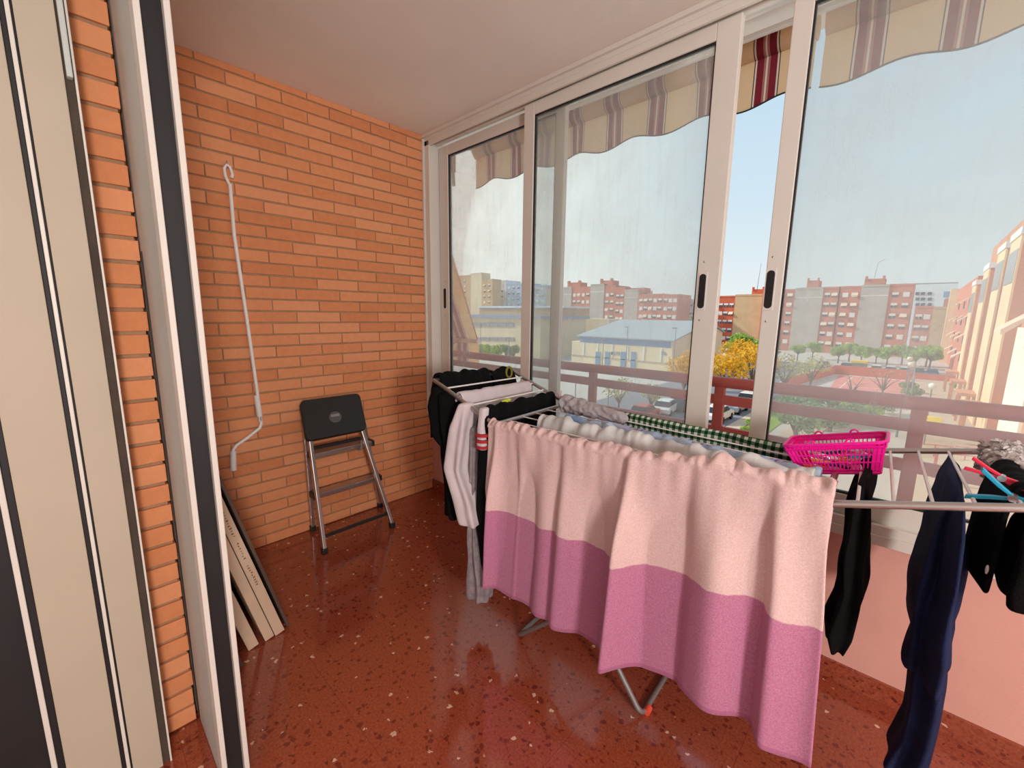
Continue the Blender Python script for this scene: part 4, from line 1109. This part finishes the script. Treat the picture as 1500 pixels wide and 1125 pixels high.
# ---- trees
def tree_mesh(seed, h, r, nleaf, kind, trunk_h, leaf=.32):
    random.seed(seed)
    tr = MB()
    tr.tube([(0, 0, -.1), (.05, .02, trunk_h*.6), (.0, .05, trunk_h)], [.17, .14, .11], 8)
    blobs = []
    nb = 7
    for k in range(nb):
        a = 2*PI*k/nb+random.uniform(-.3, .3); rr = r*random.uniform(.35, .62)
        c = Vector((rr*math.cos(a), rr*math.sin(a), trunk_h+(h-trunk_h)*random.uniform(.25, .75)))
        tr.tube([(0, .05, trunk_h*.92), lerp((0, 0, trunk_h), c, .55)+Vector((0, 0, .1)), c], [.09, .06, .02], 6)
        for q in range(2):
            d = c+Vector((random.uniform(-1, 1)*r*.4, random.uniform(-1, 1)*r*.4, random.uniform(.1, .5)*(h-trunk_h)*.4))
            tr.tube([c, d], [.03, .01], 5)
        blobs.append((c, r*random.uniform(.38, .55)))
    blobs.append((Vector((0, 0, h-r*.35)), r*.5))
    lf = MB()
    for i in range(nleaf):
        c, br_ = random.choice(blobs)
        d = Vector((random.gauss(0, 1), random.gauss(0, 1), random.gauss(0, 1))).normalized()*br_*random.uniform(.45, 1)**.5
        d.z *= .75
        p = c+d; n = (d.normalized()+Vector((random.uniform(-.7, .7),)*3)).normalized()
        x = n.orthogonal().normalized(); y = n.cross(x); s = leaf*random.uniform(.6, 1.2)
        lf.add([p-x*s, p-y*s*.6, p+x*s, p+y*s*.6+n*s*.25], [(0, 1, 2), (0, 2, 3)])
    return tr, lf
TM = {}
for key, args, mat in (('green', (1, 4.2, 2.1, 1500, 0, 1.6, .22), 'leaf_green'), ('dark', (2, 6.5, 3.2, 1700, 0, 2.2, .30), 'leaf_dark'),
                       ('yellow', (3, 6.2, 2.6, 850, 0, 2.2, .20), 'leaf_yellow'), ('pale', (4, 5.6, 2.3, 420, 0, 2.2, .17), 'leaf_pale'), ('bare', (5, 5.0, 2.2, 30, 0, 1.7, .12), 'leaf_pale'),
                       ('shrub', (6, 1.7, 1.3, 900, 0, .3, .13), 'leaf_dark'), ('shrubg', (8, 1.5, 1.2, 900, 0, .3, .13), 'leaf_green')):
    a, b = tree_mesh(*args)
    TM[key] = (a.mesh('trunk', 'bark', (0, 0, 0)), b.mesh('foliage', mat, (0, 0, 0)))
random.seed(21)
def tree(key, x, y, s, label, cat='tree', group=None, name='tree', sz=None):
    t = thing(name, label, cat, (x, y, GZ), group)
    for me, nm in zip(TM[key], ('trunk', 'crown')):
        o = bpy.data.objects.new(nm, me); COL.objects.link(o); o.parent = t
    t.rotation_euler = (0, 0, random.uniform(0, 6)); t.scale = (s, s, sz or s)
    return t
# row in front of the red block
x = -31
k = 0
for px in (1168, 1190, 1228, 1244, 1262, 1284, 1300, 1322, 1342, 1358, 1364):
    p = onY(118+6*(k % 2), px, 525); tree('green', p.x, p.y, random.uniform(.85, 1.1), 'round green street tree in the row before the red brick block', group='street trees before the red brick block'); k += 1
# seen through the gap
p = gnd(1060, 530); tree('green', -27.5, 108, 1.5, 'bright green round tree in the open gap, below the orange-red block')
tree('green', -20, 100, 1.3, 'yellow-green tree beside the bright green one in the open gap')
for i, (px, py, s) in enumerate(((1058, 575, 1.0), (1098, 566, 1.12), (1080, 548, 1.15), (1000, 572, .95), (1020, 548, 1.0))):
    p = gnd(px, py+22); tree('yellow', p.x, p.y, s, 'yellow-leaved street tree beyond the railing', group='yellow street trees along the parked cars')
p = gnd(905, 612); tree('pale', p.x, p.y, .72, 'thin sparse tree standing left on the plaza edge, behind the railing')
p = gnd(952, 612); tree('pale', p.x, p.y, .62, 'smaller sparse tree right of the other sparse plaza tree')
p = gnd(1145, 590); tree('pale', p.x, p.y, 1.05, 'pale sparse tree behind the left edge of the right window')
p = gnd(1185, 582); tree('pale', p.x, p.y, 1.0, 'pale sparse tree left of the pink court')
p = gnd(1290, 590); tree('bare', p.x, p.y, .95, 'bare pollarded tree in front of the pink court')
p = gnd(1246, 592); tree('bare', p.x, p.y, .8, 'small bare tree at the corner of the pink court')
p = onY(130, 1016, 480); tree('dark', p.x, 130, 1.5, 'dark green tree right of the sports hall roof')
for i, px in enumerate((704, 716, 728, 741, 752)):
    p = onY(66, px, 528); tree('shrubg' if i < 3 else 'shrub', p.x, 66, 1.25, ('bright green' if i < 3 else 'dark green')+' bush at the foot of the school wall', 'bush', ('bright' if i < 3 else 'dark')+' bushes at the school wall', 'bush', 1.9)
for i, (px, py, key, s) in enumerate(((1165, 640, 'shrub', 1.3), (1190, 622, 'shrub', 1.2), (1215, 632, 'shrub', 1.1), (1240, 622, 'shrub', 1.2), (1262, 618, 'shrubg', 1.5), (1228, 606, 'shrub', 1.3), (1160, 612, 'shrub', 1.5), (1290, 606, 'shrub', 1.2), (1190, 600, 'shrub', 1.1))):
    p = gnd(px, py); tree(key, p.x, p.y, s, ('light green shrub in the garden right of the path edge' if key == 'shrubg' else 'dull green garden shrub behind the pink basket'), 'shrub', None if key == 'shrubg' else 'dull green garden shrubs', 'shrub')
for i, (px, py) in enumerate(((1100, 624), (1091, 634), (1081, 644), (1107, 614), (1070, 654))):
    p = gnd(px, py); tree('shrubg', p.x, p.y, .40, 'low bright green hedge plant beside the parked cars', 'shrub', 'hedge plants beside the parked cars', 'shrub')
for i, (px, py) in enumerate(((1330, 575), (1336, 585), (1405, 575))):
    p = gnd(px, py); tree('shrub', p.x, p.y, .9, 'small shrub at the edge of the beige yard', 'shrub', 'shrubs at the edge of the beige yard', 'shrub')

# ---- cars
def car_parts():
    L, W = 4.2, 1.75
    prof = [(-2.1, .35), (-2.1, .75), (-1.9, .92), (-1.1, .98), (1.25, .98), (2.0, .82), (2.1, .55), (2.08, .35)]
    body = MB().prism([(x, z) for x, z in prof], 1, -W/2, W/2)
    cab = MB(); cab.hexa([(-1.75, -.78, .95), (1.15, -.78, .95), (1.15, .78, .95), (-1.75, .78, .95), (-1.35, -.62, 1.45), (.45, -.62, 1.45), (.45, .62, 1.45), (-1.35, .62, 1.45)])
    roof = MB(); roof.hexa([(-1.40, -.66, 1.43), (.50, -.66, 1.43), (.50, .66, 1.43), (-1.40, .66, 1.43), (-1.30, -.60, 1.50), (.40, -.60, 1.50), (.40, .60, 1.50), (-1.30, .60, 1.50)])
    wh = MB(); wh.tube([(0, -.10, 0), (0, .10, 0)], .32, 14)
    return body, cab, roof, wh
cb, cc, crf, cw = car_parts()
CM = {k: (amesh(cb, 'body', k), amesh(crf, 'roof', k)) for k in ('car_white', 'car_grey', 'car_blue', 'car_red', 'car_dark')}
CG = amesh(cc, 'cabin_glass', 'car_glass'); CW = amesh(cw, 'wheel', 'tyre')
def car(x, y, rot, col, label, group=None, s=1):
    t = thing('car', label, 'car', (x, y, GZ+.03), group); t.rotation_euler = (0, 0, rot); t.scale = (s, s, s)
    for me, nm in ((CM[col][0], 'body'), (CG, 'cabin_glass'), (CM[col][1], 'roof')):
        o = bpy.data.objects.new(nm, me); COL.objects.link(o); o.parent = t
    for sx in (-1.3, 1.3):
        for sy in (-.82, .82):
            o = bpy.data.objects.new('wheel', CW); COL.objects.link(o); o.parent = t; o.location = (sx, sy, .32)
    return t
R90 = PI/2
for i, (px, py, col, lab) in enumerate(((1062, 604, 'car_white', 'white parked car nearest in the open gap, beside the railing post'), (1074, 597, 'car_grey', 'grey parked car behind the white one in the gap'), (1084, 589, 'car_white', 'second white parked car, further up the street in the gap'),
                                       (1093, 583, 'car_dark', 'dark parked car furthest up the street in the gap'), (1046, 612, 'car_dark', 'dark parked car left of the railing post in the gap'))):
    p = onX(-10.6, 1052, 604); car(-10.6 if i < 4 else -15.0, p.y+(5.3*i if i < 4 else 2), R90, col, lab)
p = gnd(975, 605); car(p.x, p.y, R90+.15, 'car_white', 'white car on the street behind the middle window')
p = gnd(943, 614); car(p.x, p.y, R90+.1, 'car_red', 'red car left of the white car behind the middle window')
for px, col, lab in ((1205, 'car_blue', 'blue car parked farthest left in the row behind the pink court'), (1238, 'car_blue', 'blue car parked just left of the yellow container'),
                     (1283, 'car_white', 'white car parked just right of the yellow container'), (1304, 'car_white', 'second white car to the right of the yellow container'),
                     (1325, 'car_white', 'white car in the far row behind the two globe lamps'), (1345, 'car_dark', 'dark car in the far row behind the low red wall'), (1365, 'car_blue', 'blue car in the far row, nearest the ribbed building')):
    p = onY(102, px, 546); car(p.x, p.y, R90, col, lab, s=1.0)

# ---- street furniture
def lamp(px, py, h, label, globe=True):
    p = gnd(px, py); t = thing('lamp_post', label, 'lamp post', (p.x, p.y, GZ))
    MB().tube([(p.x, p.y, GZ), (p.x, p.y, GZ+h)], [.09, .05], 8).build('pole', 'pole_grey', t)
    if globe: MB().ball((p.x, p.y, GZ+h+.25), .32, 12, 8).build('globe', 'lamp_globe', t)
    else: MB().box(p.x-.6, p.x+.2, p.y-.15, p.y+.15, GZ+h-.05, GZ+h+.12).build('lamp_head', 'pole_grey', t, smooth=False)
lamp(1326, 585, 4.2, 'globe lamp post at the right corner of the pink court'); lamp(1326, 567, 4.0, 'globe lamp post farther back at the court corner')
lamp(1313, 640, 3.0, 'globe lamp post left of the thick railing post'); lamp(1357, 615, 3.2, 'globe lamp post in the beige yard behind the railing')
for i, (px, py, h, lab) in enumerate(((704, 526, 7.5, 'tall street lamp at the left end of the school front'), (745, 530, 5.0, 'street lamp before the middle of the school front'), (916, 547, 8.0, 'tall street lamp before the sports hall doors'), (985, 552, 8.0, 'tall street lamp at the right corner of the sports hall'), (882, 541, 5.5, 'short street lamp before the left sports hall door'))):
    lamp(px, py, h, lab, False)
for i, (px, py) in enumerate(((712, 600), (740, 590), (815, 600), (842, 600), (872, 610), (890, 606))):
    p = gnd(px, py); t = tag(MB().tube([(p.x, p.y, GZ), (p.x, p.y, GZ+3.0)], .05, 6).build('fence_pole', 'pole_grey'), 'slim grey pole standing on the pale plaza', 'pole', 'slim poles on the plaza')
p = gnd(1353, 652)
sg = thing('road_sign', 'yellow square sign board on a pole in the beige yard', 'sign', (p.x, p.y, GZ))
MB().tube([(p.x, p.y, GZ), (p.x, p.y, GZ+1.9)], .05, 8).build('pole', 'pole_grey', sg)
MB().box(p.x-.75, p.x+.75, p.y-.04, p.y+.04, GZ+1.1, GZ+2.4).build('board', 'sign_yellow', sg, smooth=False, bevel=.06)
p = onY(104, 1258, 540)
sk = thing('recycling_container', 'yellow container beyond the red court wall', 'container', (p.x, 104, GZ))
MB().box(p.x-1.2, p.x+1.2, 103.4, 104.8, GZ+.02, GZ+1.4).build('bin', 'pole_grey', sk, smooth=False); MB().box(p.x-1.3, p.x+1.3, 103.3, 104.9, GZ+1.4, GZ+2.0).build('lid', 'sign_yellow', sk, smooth=False, bevel=.1)
# pink railing at the near side of the beige yard
fa, fb = gnd(1345, 668), gnd(1436, 676)
fn_ = thing('fence', 'low pink railing at the near edge of the beige yard', 'fence', ((fa.x+fb.x)/2, (fa.y+fb.y)/2, GZ))
for zz in (.35, .95): MB().tube([(fa.x, fa.y, GZ+zz), (fb.x, fb.y, GZ+zz)], .035, 6).build('rail', 'fence_pink', fn_)
for k in range(5):
    c = lerp(fa, fb, k/4); MB().tube([(c.x, c.y, GZ), (c.x, c.y, GZ+1.0)], .045, 6).build('post', 'fence_pink', fn_)
tall = gnd(1366, 700); t = tag(MB().box(tall.x-.08, tall.x+.08, tall.y-.08, tall.y+.08, GZ, GZ+2.0).build('gate_post', 'fence_pink'), 'pink post standing in front of the pink railing', 'post')
p = gnd(1428, 718); bn = thing('bench', 'pink slatted bench on the yard below the airer', 'bench', (p.x, p.y, GZ))
for k in range(5): MB().box(p.x-.8, p.x+.8, p.y+.1+k*.02, p.y+.14+k*.02, GZ+.45+k*.14, GZ+.54+k*.14).build('slat', 'fence_pink', bn, smooth=False)
for s in (-.7, .7): MB().box(p.x+s-.05, p.x+s+.05, p.y+.0, p.y+.22, GZ, GZ+1.1).build('leg', 'fence_pink', bn, smooth=False)
# dark net fence between court and yard
p = gnd(1329, 580); nf = thing('court_fence', 'grey-green fence post group at the right side of the pink court', 'fence', (3.0, 78, GZ))
for k in range(6):
    MB().tube([(3.0, 66+k*5.4, GZ), (3.0, 66+k*5.4, GZ+3.2)], .07, 6).build('post', 'pole_grey', nf)
MB().tube([(3.0, 66, GZ+3.1), (3.0, 93, GZ+3.1)], .05, 6).build('rail', 'pole_grey', nf)

# ================================================================== LIGHT
sun_dir = Vector((-.86, -.24, .58)).normalized()
sd = bpy.data.lights.new('sun', 'SUN'); sd.energy = 2.7; sd.angle = math.radians(2); sd.color = (1, .95, .87)
so_ = bpy.data.objects.new('sun', sd); COL.objects.link(so_); so_.location = (-20, 20, 30)
so_.rotation_euler = sun_dir.to_track_quat('Z', 'Y').to_euler()

w = bpy.data.worlds.new('sky'); sc.world = w; w.use_nodes = True; T = w.node_tree; T.nodes.clear()
def wn(t, **k):
    n = T.nodes.new(t)
    for a, b in k.items(): setattr(n, a, b)
    return n
tc = wn('ShaderNodeTexCoord'); nrm_ = wn('ShaderNodeVectorMath', operation='NORMALIZE'); T.links.new(tc.outputs['Generated'], nrm_.inputs[0])
sp = wn('ShaderNodeSeparateXYZ'); T.links.new(nrm_.outputs[0], sp.inputs[0])
mr = wn('ShaderNodeMapRange'); T.links.new(sp.outputs[2], mr.inputs[0]); mr.inputs[1].default_value = 0.0; mr.inputs[2].default_value = .75
ra = wn('ShaderNodeValToRGB'); T.links.new(mr.outputs[0], ra.inputs[0])
ra.color_ramp.elements[0].color = srgb(226, 232, 232); ra.color_ramp.elements[1].color = srgb(160, 196, 226)
e = ra.color_ramp.elements.new(.3); e.color = srgb(200, 220, 232)
dt = wn('ShaderNodeVectorMath', operation='DOT_PRODUCT'); T.links.new(nrm_.outputs[0], dt.inputs[0]); dt.inputs[1].default_value = Vector((-.97, .25, .25)).normalized()
m2 = wn('ShaderNodeMapRange'); T.links.new(dt.outputs['Value'], m2.inputs[0]); m2.inputs[1].default_value = .58; m2.inputs[2].default_value = 1.0
mx = wn('ShaderNodeMix', data_type='RGBA'); T.links.new(m2.outputs[0], mx.inputs[0]); T.links.new(ra.outputs[0], mx.inputs[6]); mx.inputs[7].default_value = (1.28, 1.30, 1.22, 1)
bg = wn('ShaderNodeBackground'); T.links.new(mx.outputs[2], bg.inputs[0]); bg.inputs[1].default_value = .82
ow = wn('ShaderNodeOutputWorld'); T.links.new(bg.outputs[0], ow.inputs[0])

# added point light with no fixture, brightens the interior from behind the camera
def area(name, loc, target, size, sy, power, col):
    l = bpy.data.lights.new(name, 'AREA'); l.shape = 'RECTANGLE'; l.size = size; l.size_y = sy; l.energy = power; l.color = col
    o = bpy.data.objects.new(name, l); COL.objects.link(o); o.location = loc
    o.rotation_euler = (Vector(loc)-Vector(target)).to_track_quat('Z', 'Y').to_euler(); return o
pl = bpy.data.lights.new('fill_light', 'POINT'); pl.energy = 172; pl.shadow_soft_size = .22; pl.color = (1, .96, .91)
po = bpy.data.objects.new('fill_light', pl); COL.objects.link(po); po.location = (4.6, -2.35, 1.45)

vs = sc.view_settings
vs.view_transform = 'Standard'; vs.look = 'None'; vs.gamma = 1; vs.use_curve_mapping = False; vs.exposure = 0.45
